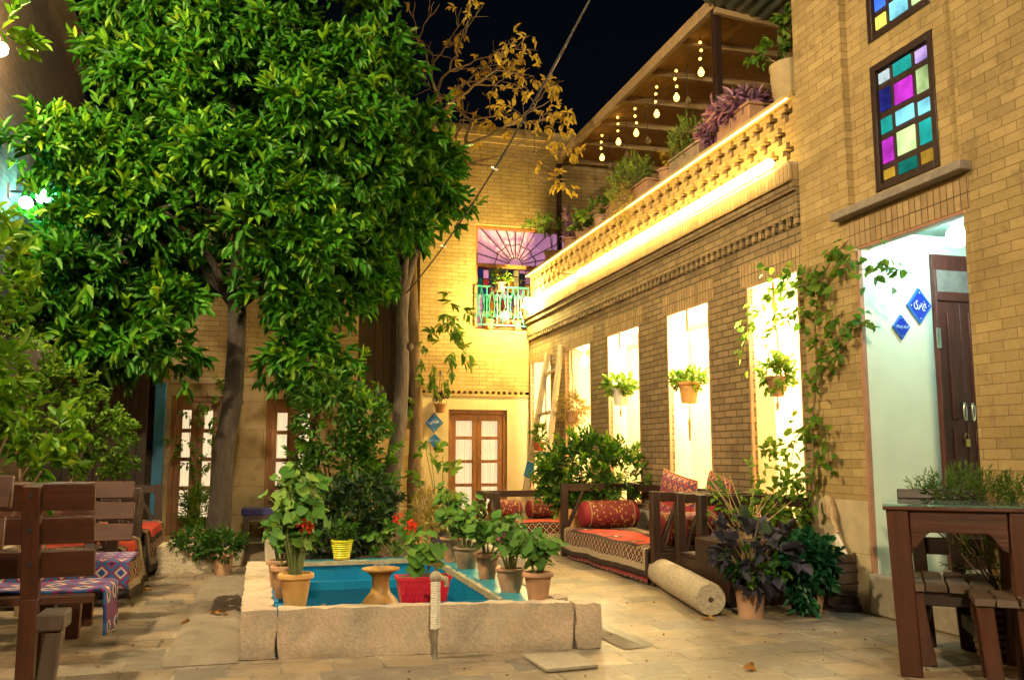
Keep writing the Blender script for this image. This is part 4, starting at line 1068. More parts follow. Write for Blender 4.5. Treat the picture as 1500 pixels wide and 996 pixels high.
# yellow pot on the back coping
t = pot('potted_plant', 'bright yellow ribbed pot on the back coping of the pool', 'potted plant', (.65, 7.52, ZR), .058, .082, .16, 'yellow_glaze', 'straight', rz=0)
part('rib', 'yellow_glaze', t, lambda b: [tube(b, [((.063 + .019 * k / 6) * math.cos(a), (.063 + .019 * k / 6) * math.sin(a), .025 + .018 * k) for a in np.linspace(0, 2 * PI, 25)], .006, 5, False) for k in range(7)])
part('saucer', 'terracotta_orange', t, lambda b: lathe(b, [(0, -.002), (.06, -.002), (.068, .012), (.06, .012)], (0, 0, 0), 20))
bushy(t, (0, 0, .24), (.13, .12, .13), 70, .05, .022, 'lf_bush', 6, .10, .5, .3)
# red planter standing inside the front rim
q = AY(620, 884, 5.45)
t = thing('potted_plant', 'red diamond embossed trough planter standing in the pool behind the tap', 'potted plant', (q.x, 5.47, .053))
def trough(b, a0, a1, c0, c1, z0, z1):
    v = [b.verts.new(p) for p in ((-a0, -c0, z0), (a0, -c0, z0), (a0, c0, z0), (-a0, c0, z0), (-a1, -c1, z1), (a1, -c1, z1), (a1, c1, z1), (-a1, c1, z1))]
    for f in ((3, 2, 1, 0), (0, 1, 5, 4), (1, 2, 6, 5), (2, 3, 7, 6), (3, 0, 4, 7), (4, 5, 6, 7)): b.faces.new([v[i] for i in f])
H_ = .325
def w(b):
    trough(b, .10, .158, .05, .075, 0, H_)
    for r in range(9):
        for k in range(9):
            f = (r + .5) / 9; a = .10 + .058 * f; c = -.05 - .025 * f; x = (-1 + (k + .5 + (.5 if r % 2 else 0)) / 4.5) * a
            if abs(x) > a * .93: continue
            s = .0165; z = f * H_
            v = [b.verts.new(p) for p in ((x - s, c - .001, z), (x, c - .001, z - s * 1.15), (x + s, c - .001, z), (x, c - .001, z + s * 1.15), (x, c - .011, z))]
            for i in range(4): b.faces.new((v[i], v[(i + 1) % 4], v[4]))
    for sx, sy, w_, d_ in ((0, -.0755, .164, .006), (0, .0755, .164, .006)): bx(b, -w_, w_, sy - d_, sy + d_, H_ - .012, H_ + .006)
    for s in (-1, 1): bx(b, s * .158 - .006, s * .158 + .006, -.069, .069, H_ - .012, H_ + .006)
part('planter', 'red_plastic', t, w); part('soil', 'soil', t, lambda b: bx(b, -.15, .15, -.066, .066, H_ - .02, H_ + .001))
geranium(t, H_, .26, .13, 16, [(-.07, .02, H_ + .30, 'petal_red')], .05, (-.03, 0))
# fountain vase
q = AY(557, 884, 5.72)
t = thing('vase', 'wide lipped ochre clay vase with a small water jet in the pool', 'vase', (q.x, 5.72, .053))
part('body', 'ochre_glaze', t, lambda b: lathe(b, [(0, 0), (.13, 0), (.145, .05), (.138, .10), (.10, .165), (.062, .205), (.052, .25), (.056, .30), (.085, .33), (.118, .342), (.118, .352), (.05, .33), (.04, .25), (0, .24)], (0, 0, 0), 36))
t_ = NT('water_jet'); t_.bsdf((.9, .95, 1), .1, Transmission_Weight=.8, IOR=1.33); M['jet'] = t_.m
part('water_jet', 'jet', t, lambda b: [tube(b, [(0, 0, .32), (.02 * math.cos(a), .02 * math.sin(a), .39), (.045 * math.cos(a), .045 * math.sin(a), .37), (.06 * math.cos(a), .06 * math.sin(a), .335)], .002, 5) for a in np.linspace(0, 5.5, 7)])

# pots at the foot of the big tree
for px, py, lab, m_ in ((285, 838, 'small clay pot of trailing greenery left of the pair before the citrus trunk', 'terracotta_grey'), (326, 841, 'small clay pot of trailing greenery right of the pair before the citrus trunk', 'terracotta_pale')):
    t = pot('potted_plant', lab, 'potted plant', Lg(px, py, 0), .07, .10, .20, m_, group='pots before the citrus trunk')
    bushy(t, (0, 0, .27), (.26, .24, .17), 190, .055, .026, 'lf_bush', 7, .12, .2, .3)
bm = B(); rough_block(bm, 0, .5, 0, .32, 0, .26, .02, .08); o = fin('stone_block', bm, 'stone_roller'); o.location = (-.93, 9.12, 0); tag(o, 'pale hewn stone block on the ground left of the citrus trunk', 'stone')

# right hand group by the tower
t = pot('potted_plant', 'pale pot with a dark rim holding a plum leaved shrub beside the stone roller', 'potted plant', Lg(1100, 903, 0), .085, .102, .215, 'terracotta_pale', 'straight')
part('pot_rim', 'fabric_dark', t, lambda b: lathe(b, [(.115, .19), (.12, .195), (.12, .225), (.10, .225), (.10, .20)], (0, 0, 0), 28))
bushy(t, (-.06, .02, .45), (.33, .28, .27), 105, .11, .076, 'lf_plum', 5, .15, .15, .2)
bushy(t, (.0, -.05, .32), (.28, .24, .14), 70, .085, .06, 'lf_bush', 5, .12, .0, .3, name='lower_foliage')
stems_to(t, (0, 0, .2), [(random.uniform(-.3, .3), random.uniform(-.25, .2), random.uniform(.4, .78)) for _ in range(14)], .006)
t = pot('potted_plant', 'rounded clay pot with a glossy green hanging shrub beside the wooden mortar', 'potted plant', Lg(1187, 898, 0), .075, .09, .24, 'terracotta', 'belly')
bushy(t, (0, 0, .36), (.27, .24, .22), 210, .085, .05, 'lf_teal', 6, .12, .0, .3)
bushy(t, (.13, -.02, .2), (.12, .14, .20), 70, .075, .045, 'lf_teal', 6, .1, -.6, .3, name='trailing_foliage')
stems_to(t, (0, 0, .22), [(random.uniform(-.2, .2), random.uniform(-.2, .2), random.uniform(.3, .5)) for _ in range(9)], .005)
# stone roller
a, c = G(970, 858), G(1052, 905)
a = Vector((a.x + .02, a.y + .1, .115)); c = Vector((c.x - .02, c.y + .06, .115))
t = thing('stone_roller', 'pale stone roof roller lying on the paving in front of the daybed', 'stone roller', (a + c) / 2)
mid = (a + c) / 2
def w(b):
    u = (c - a) / 2; tube(b, [-u, -u * .96, -u * .3, u * .3, u * .96, u], [.104, .114, .117, .116, .113, .104], 36, True, 0, .008)
part('cylinder', 'stone_roller', t, w)
part('axle_hole', 'soil', t, lambda b: tube(b, [(c - a) / 2 * .99, (c - a) / 2 * 1.004], .018, 10))
# wooden mortar and long pestle
q = G(1243, 893)
t = thing('wooden_mortar', 'dark ringed wooden mortar standing against the tower pier', 'mortar', (q.x - .03, q.y + .05, 0))
part('barrel', 'wood_grey', t, lambda b: lathe(b, [(0, 0), (.15, 0), (.155, .02), (.15, .04), (.118, .05), (.115, .10), (.128, .14), (.13, .30), (.122, .36), (.13, .375), (.125, .40), (.10, .40), (.08, .28), (0, .2)], (0, 0, 0), 28))
part('ring', 'wood_dark', t, lambda b: [tube(b, [(r * math.cos(a_), r * math.sin(a_), z) for a_ in np.linspace(0, 2 * PI, 29)], .008, 6, False) for z, r in ((.12, .122), (.20, .131), (.28, .132), (.345, .124))])
q0 = AX(1236, 822, 4.08); q1 = AX(1212, 727, 4.14)
t = world_thing('paddle', 'long wooden paddle with a pale blade leaning on the pier above the mortar', 'paddle', q0)
d_ = (q1 - q0)
part('handle', 'wood_pale', t, lambda b: tube(b, [q0 + d_ * f for f in (.42, .50, .62, .66, .72, .9, 1.0)], [.016, .020, .024, .034, .042, .04, .028], 14))
part('blade', 'white_cer', t, lambda b: prism(b, [((q0 + d_ * f).y + s * w_, (q0 + d_ * f).z) for s, seq in ((-1, (0, .2, .42)), (1, (.42, .2, 0))) for f, w_ in zip(seq, [{0: .05, .2: .045, .42: .02}[k] for k in seq])], 4.085, 4.105, 'x'), .004)
# brown box planter behind the plum shrub
q = G(1047, 868)
t = world_thing('planter_box', 'brown board planter box with scrambling pale plants behind the stone roller', 'planter', (3.55, 6.3, 0))
part('box', 'wood_dark_v', t, lambda b: bx(b, 3.33, 3.95, 6.02, 6.55, 0.0, .46), .006)
part('soil', 'soil', t, lambda b: bx(b, 3.36, 3.92, 6.05, 6.52, .455, .468))
bushy(t, (3.62, 6.28, .78), (.34, .24, .24), 60, .06, .04, 'lf_vine', 4, .18, .4, .3)
stems_to(t, (3.64, 6.28, .44), [(3.62 + random.uniform(-.38, .38), 6.28 + random.uniform(-.25, .25), random.uniform(.65, 1.05)) for _ in range(18)], .005, 'wood_pale')

# ------------------------------------------------------------------ daybeds and cushions
def daybed(label, x0, x1, y0, y1, seat, rail, openside, mat='wood_dark', group='wooden daybeds'):
    """platform with railings on all sides but the open one; one of -x +x -y"""
    t = world_thing('wooden_daybed', label, 'daybed', ((x0 + x1) / 2, (y0 + y1) / 2, 0), group)
    p = .075
    for x in (x0, x1 - p):
        for y in (y0, y1 - p): part('post', 'wood_dark_v', t, lambda b: bx(b, x, x + p, y, y + p, 0, rail), .006)
    part('platform', mat, t, lambda b: (bx(b, x0 + .02, x1 - .02, y0 + .02, y1 - .02, seat - .035, seat - .004), bx(b, x0 + p + .001, x1 - p - .001, y0 + .012, y0 + .05, seat - .13, seat - .036), bx(b, x0 + p + .001, x1 - p - .001, y1 - .05, y1 - .012, seat - .13, seat - .036),
        bx(b, x0 + .012, x0 + .05, y0 + p + .001, y1 - p - .001, seat - .13, seat - .036), bx(b, x1 - .05, x1 - .012, y0 + p + .001, y1 - p - .001, seat - .13, seat - .036)), .004)
    def side(b, s):
        if s in '-x+x':
            x = x0 + .018 if s == '-x' else x1 - .058
            bx(b, x, x + .04, y0 + p + .001, y1 - p - .001, rail - .09, rail - .008)
            for f in (.2, .8): ym = y0 + (y1 - y0) * f; bar(b, (x + .02, ym, seat), (x + .02, y0 + (y1 - y0) * (f + (.14 if f < .5 else -.14)), rail - .09), .03, .05)
    for s in ('-x', '+x'):
        if s != openside: part('railing', 'wood_dark_y', t, lambda b: side(b, s), .004)
    for s in ('-y', '+y'):
        if s == openside: continue
        y = y0 + .018 if s == '-y' else y1 - .058
        def f(b):
            bx(b, x0 + p + .001, x1 - p - .001, y, y + .04, rail - .09, rail - .008)
            for g in (0, 1):
                xa = x0 + p if g == 0 else x1 - p
                bar(b, (xa, y + .02, seat), (xa + (.18 if g == 0 else -.18), y + .02, rail - .09), .03, .05, 0, (0, 1, 0))
        part('railing', 'wood_dark', t, f, .004)
    return t
def drape(name, label, cat, prof, a0, a1, axis, mat, wob=.012, thick=.012, group=None, n=44, slope=0):
    """cloth: profile of (across, z) points swept along an axis from a0 to a1; uv in metres"""
    me = bpy.data.meshes.new(name); bm = B(); uvl = bm.loops.layers.uv.new('UVMap')
    fine = []
    for (p0, p1) in zip(prof, prof[1:]):
        k = max(1, int(math.hypot(p1[0] - p0[0], p1[1] - p0[1]) / .04))
        fine += [(p0[0] + (p1[0] - p0[0]) * i / k, p0[1] + (p1[1] - p0[1]) * i / k) for i in range(k)]
    fine.append(prof[-1]); L = [0]
    for (p0, p1) in zip(fine, fine[1:]): L.append(L[-1] + math.hypot(p1[0] - p0[0], p1[1] - p0[1]))
    grid = {}
    zt = max(z for _, z in fine)
    for i in range(n + 1):
        u = a0 + (a1 - a0) * i / n
        for j, (c, z) in enumerate(fine):
            hang = max(0, zt - z)
            cc = c + (math.sin(u * 9 + 1) * .5 + math.sin(u * 23) * .25) * wob * min(1, hang * 6) * (1 if prof[-1][0] > prof[0][0] else -1)
            zz = z + math.sin(u * 7 + c * 11) * wob * .25 + slope * (i / n - .5) * min(1, hang * 5)
            p = (cc, u, zz) if axis == 'y' else (u, cc, zz)
            grid[i, j] = bm.verts.new(p)
    for i in range(n):
        for j in range(len(fine) - 1):
            f = bm.faces.new((grid[i, j], grid[i + 1, j], grid[i + 1, j + 1], grid[i, j + 1])); f.smooth = True
            for lp, (ii, jj) in zip(f.loops, ((i, j), (i + 1, j), (i + 1, j + 1), (i, j + 1))): lp[uvl].uv = (abs(a1 - a0) * ii / n, L[jj])
    o = fin(name, bm, mat if not callable(mat) else mat(abs(a1 - a0), L[-1])); tag(o, label, cat, group)
    s = o.modifiers.new('thickness', 'SOLIDIFY'); s.thickness = thick; s.offset = -1
    return o
def bolster(label, c, r, half, axis, mats=('brocade', 'velvet'), group='red bolsters on the daybeds', rz=0):
    t = thing('bolster', label, 'cushion', c, rz, group)
    ax = Vector((1, 0, 0)) if axis == 'x' else Vector((0, 1, 0))
    part('cover', mats[0], t, lambda b: tube(b, [ax * (half * f) for f in (-.74, -.5, -.2, .2, .5, .74)], [r * k for k in (.97, 1.0, 1.01, 1.0, 1.01, .97)], 24))
    for s in (-1, 1):
        part('end_cap', mats[1], t, lambda b: tube(b, [ax * (s * half * f) for f in (.742, .80, .90, .97, 1.0)], [r * k for k in (.97, .98, .92, .72, .45)], 24))
        part('piping', 'cord', t, lambda b: tube(b, [ax * (s * half * .742) + (Vector((0, math.cos(a), math.sin(a))) if axis == 'x' else Vector((math.cos(a), 0, math.sin(a)))) * r * .985 for a in np.linspace(0, 2 * PI, 25)], .006, 5, False))
    return t
def cushion(label, c, w_, h_, th, rot, mat, group):
    o = thing('cushion', label, 'cushion', c, 0, group); o.rotation_euler = rot
    bm = B(); uvl = bm.loops.layers.uv.new('UVMap'); n = 12; g = {}
    for s in (-1, 1):
        for i in range(n + 1):
            for j in range(n + 1):
                u, v = -1 + 2 * i / n, -1 + 2 * j / n; k = (1 - u ** 4) * (1 - v ** 4); pin = 1 - .06 * (1 - abs(v)) * abs(u) ** 3 * 0 + .05 * (abs(u * v)) ** 2
                if s == 1 and (i in (0, n) or j in (0, n)): g[s, i, j] = g[-1, i, j]; continue
                g[s, i, j] = bm.verts.new((u * w_ / 2 * pin, s * th / 2 * (max(0, k) ** .5), v * h_ / 2 * pin))
    for s in (-1, 1):
        for i in range(n):
            for j in range(n):
                f = bm.faces.new((g[s, i, j], g[s, i + 1, j], g[s, i + 1, j + 1], g[s, i, j + 1])); f.smooth = True
                for lp, (a_, b_) in zip(f.loops, ((i, j), (i + 1, j), (i + 1, j + 1), (i, j + 1))): lp[uvl].uv = (a_ / n * w_, b_ / n * h_)
    fin('cover', bm, mat, o)
    part('seam', 'cord', o, lambda b: tube(b, [(w_ / 2 * 1.0 * x, 0, h_ / 2 * z) for x, z in ((-1.04, -1.04), (0, -1), (1.04, -1.04), (1, 0), (1.04, 1.04), (0, 1), (-1.04, 1.04), (-1, 0), (-1.04, -1.04))], .007, 6, False))
    return o
# front right daybed (long side open towards the pool)
AXO, AXI, AY0, AY1, SZ = 3.24, 4.12, 7.14, 9.62, .31
daybed('dark railed wooden daybed before the lit openings, nearest on the right', AXO, AXI, AY0, AY1, SZ, .80, '-x')
RG = lambda u, v: rug_mat('red_field_rug', RED, (.10, .02, .02), DBR, CREAM, u, v)
drape('rug', 'red rug with black band and cream lattice border hanging over the front right daybed', 'rug', [(4.03, SZ + .004), (3.26, SZ + .006), (3.225, SZ - .01), (3.205, .06)], AY0 + .085, AY1 - .12, 'y', RG, .025, slope=-.02, group='rugs on the daybeds')
drape('rug', 'dull pink and blue underblanket hanging below the red rug of the front right daybed', 'rug', [(3.30, SZ - .003), (3.238, SZ - .02), (3.222, .015)], AY0 + .09, AY1 - .3, 'y', 'kilim_red', .02, .006)
bolster('fat crimson and gold bolster standing below the far rail of the front right daybed', (3.72, 9.36, SZ + .155), .15, .34, 'x')
bolster('plain looking crimson bolster end at the near rail of the front right daybed', (3.66, 7.36, SZ + .15), .145, .32, 'x')
cushion('red patterned back cushion with a square motif leaning by the vine covered opening', (4.03, 7.42, SZ + .33), .52, .56, .16, (R(0), R(-8), R(80)), 'kilim_red', 'patterned back cushions')
cushion('red patterned back cushion farther from the vine, on the front right daybed', (4.0, 8.2, SZ + .32), .60, .56, .17, (0, R(-10), R(96)), 'kilim_red', 'patterned back cushions')
# second daybed hidden by the planter
daybed('dark railed wooden daybed half hidden by the brown planter box', 3.42, 4.13, 6.0 + .62, 7.10, .30, .79, '-x')
o = part('wall_rail', 'wood_dark_y', None, lambda b: (bx(b, 4.08, 4.13, 6.15, 6.60, .70, .78), bx(b, 4.08, 4.13, 6.15, 6.20, 0, .699), bx(b, 4.08, 4.13, 6.5, 6.55, 0, .699)), .004); tag(o, 'short dark timber rail along the foot of the vine covered pier', 'rail')
# far daybed by the double door
CX0, CX1, CY0, CY1, CS = 2.72, 4.1, 10.55, 11.5, .29
daybed('dark railed wooden daybed at the far end before the double door', CX0, CX1, CY0, CY1, CS, .66, '-y')
drape('rug', 'red rug with cream border on the far daybed before the double door', 'rug', [(CY1 - .1, CS + .004), (CY0 + .02, CS + .006), (CY0 - .012, CS - .01), (CY0 - .03, .05)], CX0 + .02, CX1 - .1, 'x', RG, .02, group='rugs on the daybeds')
bolster('dark red bolster at the left end of the far daybed', (3.05, 11.3, CS + .13), .125, .22, 'x')
bolster('dark red bolster in the middle of the far daybed', (3.55, 11.32, CS + .13), .125, .20, 'x')
cushion('flat red cushion at the right end of the far daybed', (3.92, 11.1, CS + .10), .34, .30, .12, (R(70), 0, R(20)), 'velvet', 'patterned back cushions')
# left daybeds (open towards the path)
daybed('dark railed wooden daybed on the left path, nearer of two', -2.0, -1.0, 7.15, 8.35, .42, .83, '+x')
daybed('dark railed wooden daybed on the left path, farther one by the blue pilaster', -2.0, -1.02, 8.65, 10.35, .42, .80, '+x')
drape('rug', 'red rug with zigzag cream border falling to the ground on the nearer left daybed', 'rug', [(-1.9, .424), (-1.02, .428), (-.975, .41), (-.90, .06)], 7.2, 8.27, 'y', RG, .02, group='rugs on the daybeds')
drape('rug', 'orange red rug with cream border on the farther left daybed', 'rug', [(-1.9, .424), (-1.03, .428), (-.99, .41), (-.93, .06)], 8.74, 10.26, 'y', RG, .02, group='rugs on the daybeds')

# ------------------------------------------------------------------ benches, table, chair
def bench(label, x0, x1, yb, depth, face, seat, top, group='plank benches'):
    """plank bench; back at y = yb, seat runs from it towards face (+1 or -1)"""
    t = world_thing('bench', label, 'bench', ((x0 + x1) / 2, yb, 0), group)
    lean = -.10 * face
    for x in ((x0 + .32), (x1 - .26)):
        part('back_post', 'wood_red_v', t, lambda b: (bar(b, (x, yb - .03 * face, 0), (x, yb - .03 * face, seat), .075, .06, 0, (0, 1, 0)), bar(b, (x, yb - .03 * face, seat), (x, yb - .03 * face + lean, top - .03), .075, .06, 0, (0, 1, 0))), .005)
        part('leg', 'wood_red_v', t, lambda b: bar(b, (x, yb + face * (depth - .06), 0), (x, yb + face * (depth - .08), seat - .041), .075, .075, 0, (0, 1, 0)), .005)
    n = 3; hgt = (top - seat - .08) / n
    for x in (x0 + .32, x1 - .26):
        for k in range(n):
            zz = seat + .08 + (k + .5) * hgt; yy = yb - .03 * face + lean * (zz - seat) / (top - .03 - seat) - face * .031
            part('bolt', 'metal_dark', t, lambda b: tube(b, [(x, yy + face * .004, zz), (x, yy - face * .005, zz)], .011, 8))
    for k in range(n):
        z0 = seat + .08 + k * hgt; yy = yb + face * .028 + lean * (z0 + hgt * .4 - seat) / (top - seat)
        part('back_plank', 'wood_red', t, lambda b: bar(b, (x0, yy, z0 + hgt * .45), (x1 - random.uniform(0, .015), yy, z0 + hgt * .45), .032, hgt * .82, 0, (0, -.18 * face, 1)), .005)
    m = 4; dw = depth / m
    for k in range(m): part('seat_plank', 'wood_red', t, lambda b: bx(b, x0, x1, yb + face * (k * dw + .012), yb + face * ((k + 1) * dw - .002), seat - .04, seat), .005)
    return t
bench('plank bench seen from behind at the left, blue kilim on its seat', -1.95, -.745, 4.66, .42, 1, .455, 1.0)
def bench_rug(label, x0, x1, y0, y1, z, drop, mat, front=None):
    prof = [(x0, z), (x1, z + .002), (x1 + .02, z - .012), (x1 + .03, z - drop)]
    return drape('rug', label, 'rug', prof, y0, y1, 'y', mat, .02, .014, 'kilims on the benches')
bench_rug('blue and magenta kilim on the nearer left bench, hanging off its end', -1.94, -.72, 4.73, 5.09, .472, .22, 'rug_blue')
bench('plank bench facing the camera at the left, purple kilim on its seat', -2.1, -.82, 6.52, .46, -1, .455, .95)
drape('rug', 'purple and blue kilim over the seat of the farther left bench', 'rug', [(6.46, .472), (6.06, .474), (6.035, .46), (6.02, .30)], -2.08, -.77, 'x', 'rug_purple', .02, .016, 'kilims on the benches')
# near stool-like chair at the very left
t = world_thing('wooden_chair', 'weathered wooden chair cut off by the left edge of the picture', 'chair', (-1.5, 3.7, 0))
q = Vector((-.66, 3.52, 0))
part('arm', 'wood_grey', t, lambda b: bx(b, q.x - .075, q.x + .015, q.y - .045, q.y + .10, .50, .56), .008)
part('leg', 'wood_grey', t, lambda b: bar(b, (q.x - .075, q.y, 0), (q.x - .018, q.y, .499), .055, .06, 0, (0, 1, 0)), .008)
part('leg', 'wood_grey', t, lambda b: bar(b, (-1.42, q.y, 0), (-1.42, q.y, .499), .075, .07, 0, (0, 1, 0)), .008)
part('stretcher', 'wood_grey', t, lambda b: bx(b, -1.38, q.x - .11, q.y - .03, q.y + .03, .12, .20), .008)
part('back_plank', 'wood_red', t, lambda b: [bar(b, (-1.6, 3.95, z), (-.985 + .02 * k, 3.95, z), .035, .13, 0, (0, .15, 1)) for k, z in enumerate((.64, .80, .96))], .008)
part('back_post', 'wood_red_v', t, lambda b: [bar(b, (x, 3.97, 0), (x, 4.0, 1.02), .06, .05, 0, (0, 1, 0)) for x in (-1.25, -1.55)], .008)
part('seat', 'wood_red', t, lambda b: bx(b, -1.6, -1.12, 3.55, 3.93, .40, .44), .008)

# table on the right
TX0, TX1, TY0, TY1, TZ = 3.125, 3.80, 3.93, 4.50, .845
TROT = R(-38); PIV = Vector((3.18, 3.98, 0))
def turn(t):                                   # swing a finished piece round the table's near corner
    t.location = PIV + Matrix.Rotation(TROT, 3, 'Z') @ (t.location - PIV); t.rotation_euler.z = TROT; return t
t = turn(world_thing('table', 'dark red wooden table with a glass top at the right edge', 'table', ((TX0 + TX1) / 2, 4.2, 0)))
for x in (TX0, TX1 - .115):
    for y in (TY0, TY1 - .10): part('leg', 'wood_red_v', t, lambda b: bar(b, (x + .0575 + (.03 if x == TX0 else 0), y + .05, 0), (x + .0575, y + .05, TZ - .02), .105, .095, 0, (0, 1, 0)), .008)
def apron(b, y):
    x0, x1 = TX0 + .116, TX1 - .116; zt, zb = TZ - .02, TZ - .13
    pts = [(x0, zt), (x1, zt), (x1, zb - .09), (x1 - .03, zb - .075), (x1 - .075, zb - .012), (x1 - .09, zb), (x0 + .09, zb), (x0 + .075, zb - .012), (x0 + .03, zb - .075), (x0, zb - .09)]
    prism(b, pts, y, y + .05)
part('apron', 'wood_red', t, lambda b: apron(b, TY0 + .015), .004); part('apron', 'wood_red', t, lambda b: apron(b, TY1 - .06), .004)
for x in (TX0 + .03, TX1 - .08): part('side_rail', 'wood_red', t, lambda b: bx(b, x, x + .05, TY0 + .10, TY1 - .105, TZ - .12, TZ - .021), .004)
part('top_board', 'wood_red', t, lambda b: bx(b, TX0 - .01, TX1 + .01, TY0 - .01, TY1 + .01, TZ - .0195, TZ), .004)
t_ = NT('table_glass'); t_.bsdf((.55, .85, .85), .02, Transmission_Weight=.85, IOR=1.45, Coat_Weight=.3); M['glass_top'] = t_.m
part('glass_top', 'glass_top', t, lambda b: bx(b, TX0 - .008, TX1 + .008, TY0 - .008, TY1 + .008, TZ + .001, TZ + .011))
# rough chair behind the table, facing the camera
def rough_chair(label, x0, x1, yb, yf, seat, top):
    t = world_thing('wooden_chair', label, 'chair', ((x0 + x1) / 2, (yb + yf) / 2, 0))
    for x in (x0 + .11, x1 - .13): part('back_post', 'wood_dark_v', t, lambda b: bar(b, (x + .04, yb - .12, 0), (x, yb + .06, top - .02), .075, .05, 0, (0, 1, 0)), .006)
    for z, h_, dx in ((top - .03, .06, .02), (top - .22, .065, 0.02), (top - .335, .10, .06)):
        part('back_plank', 'wood_dark', t, lambda b: bar(b, (x0 + .02, yb + .01, z), (x1 + dx, yb + .01, z), .032, h_, 0, (0, .2, 1)), .006)
    m = 4
    for k in range(m):
        xa = x0 + .02 + (x1 - x0) * k / m
        part('seat_plank', 'wood_grey', t, lambda b: rough_block(b, xa, xa + (x1 - x0) / m - .008, yf - random.uniform(0, .03), yb - .04, seat - .035, seat, .006, .08))
    part('seat_rail', 'wood_dark', t, lambda b: (bar(b, (x0 + .06, yf + .06, seat - .075), (x1 - .02, yf + .06, seat - .075), .04, .075), bar(b, (x0 + .06, yb - .12, seat - .075), (x1 - .02, yb - .12, seat - .075), .04, .075), bar(b, (x0 + .05, yf + .1, seat - .07), (x0 + .05, yb - .15, seat - .07), .035, .07)), .005)
    for x in (x0 + .07, x1 - .07): part('leg', 'wood_red_v', t, lambda b: bar(b, (x + .05, yf + .03, 0), (x, yf + .06, seat - .037), .085, .075, 0, (0, 1, 0)), .006)
    part('stretcher', 'wood_dark', t, lambda b: (bar(b, (x0 + .10, yf + .06, .16), (x0 + .12, yb - .10, .16), .04, .07), bar(b, (x1 - .04, yf + .06, .16), (x1 - .1, yb - .10, .16), .04, .07)), .005)
    return t
turn(rough_chair('rough dark plank chair tucked behind the glass topped table', 3.18, 3.62, 4.90, 4.22, .42, .90))
t = turn(world_thing('stool', 'rough wooden stool pushed under the front of the glass topped table', 'stool', (3.65, 4.0, 0)))
for k in range(3): part('seat_plank', 'wood_grey', t, lambda b: rough_block(b, 3.50 + .1 * k, 3.594 + .1 * k, 3.80 + random.uniform(0, .02), 4.20, .385, .42, .006, .06))
for x, y in ((3.55, 3.87), (3.72, 3.88), (3.55, 4.12), (3.72, 4.12)): part('leg', 'wood_red_v', t, lambda b: bar(b, (x + .03, y - .02, 0), (x, y, .384), .075, .07, 0, (0, 1, 0)), .006)
# stool and stand behind the pool at left
q = G(375, 800)
t = world_thing('stool', 'dark stool with a padded patterned top beside the citrus trunk', 'stool', (-.02, 11.2, 0))
sx0, sx1, sy0, sy1 = -.22, .24, 10.95, 11.3
for x in (sx0 + .03, sx1 - .08):
    for y in (sy0 + .02, sy1 - .07): part('leg', 'wood_dark_v', t, lambda b: bx(b, x, x + .06, y, y + .05, 0, .36), .005)
part('frame', 'wood_dark', t, lambda b: (bx(b, sx0 + .02, sx1 - .02, sy0 + .01, sy1 - .01, .3605, .42), bx(b, sx0 + .09, sx1 - .081, sy0 + .03, sy0 + .06, .12, .16)), .005)
def w(b):
    rough_block(b, sx0, sx1, sy0, sy1, .4205, .49, .006, .05)
pd = part('pad', M['kilim_red'], t, w); pd.data.materials[0] = M['fabric_pad'] if 'fabric_pad' in M else M['rug_purple']
t = world_thing('wooden_stand', 'low dark wooden stand with a folded cloth before the curtained door', 'stand', (.45, 11.6, 0))
part('body', 'wood_dark_v', t, lambda b: (bx(b, .22, .62, 11.45, 11.75, .3, .74), bx(b, .22, .27, 11.45, 11.75, 0, .299), bx(b, .57, .62, 11.45, 11.75, 0, .299)), .006)
part('cloth', 'white_cer', t, lambda b: rough_block(b, .20, .64, 11.43, 11.77, .745, .80, .008, .05))
# ladder with pot and card
a0, a1 = AX(770, 742, 4.0), AX(805, 520, 4.16); b0, b1 = AX(790, 748, 4.02), AX(835, 500, 4.17)
a0 = AX(765, 748, 3.72); a1 = AX(803, 518, 4.16); b0 = AX(793, 756, 3.72); b1 = AX(822, 506, 4.16)
lad = world_thing('ladder', 'old pale wooden ladder leaning by the far opening', 'ladder', a0)
lo = 1.12
part('rail', 'wood_ladder', lad, lambda b: bar(b, a0.lerp(a1, -.15), a1, .06, .08), .004)
part('rail', 'wood_ladder', lad, lambda b: bar(b, b0.lerp(b1, -.15), b1, .06, .08), .004)
for f in (.10, .36, .60, .86): part('rung', 'wood_ladder', lad, lambda b: bar(b, a0.lerp(a1, f) + (a0 - b0).normalized() * .05, b0.lerp(b1, f) - (a0 - b0).normalized() * .05, .045, .045), .004)
pp = a0.lerp(a1, .36).lerp(b0.lerp(b1, .36), .5)
t = pot('potted_plant', 'small red pot with a green plant on a rung of the ladder', 'potted plant', pp + Vector((-.02, -.02, .024)), .06, .09, .13, 'red_cer', 'straight')
bushy(t, (0, 0, .25), (.14, .14, .18), 60, .06, .03, 'lf_vine', 6, .1, .4, .3)
pc = a0.lerp(a1, .25)
o = part('card', 'blue_paint', None, lambda b: bar(b, pc + Vector((-.045, -.06, -.10)), pc + Vector((.02, -.05, .12)), .16, .008, 0, (1, -2, 0)), .003); tag(o, 'small blue grey card propped on the left rail of the ladder', 'card')

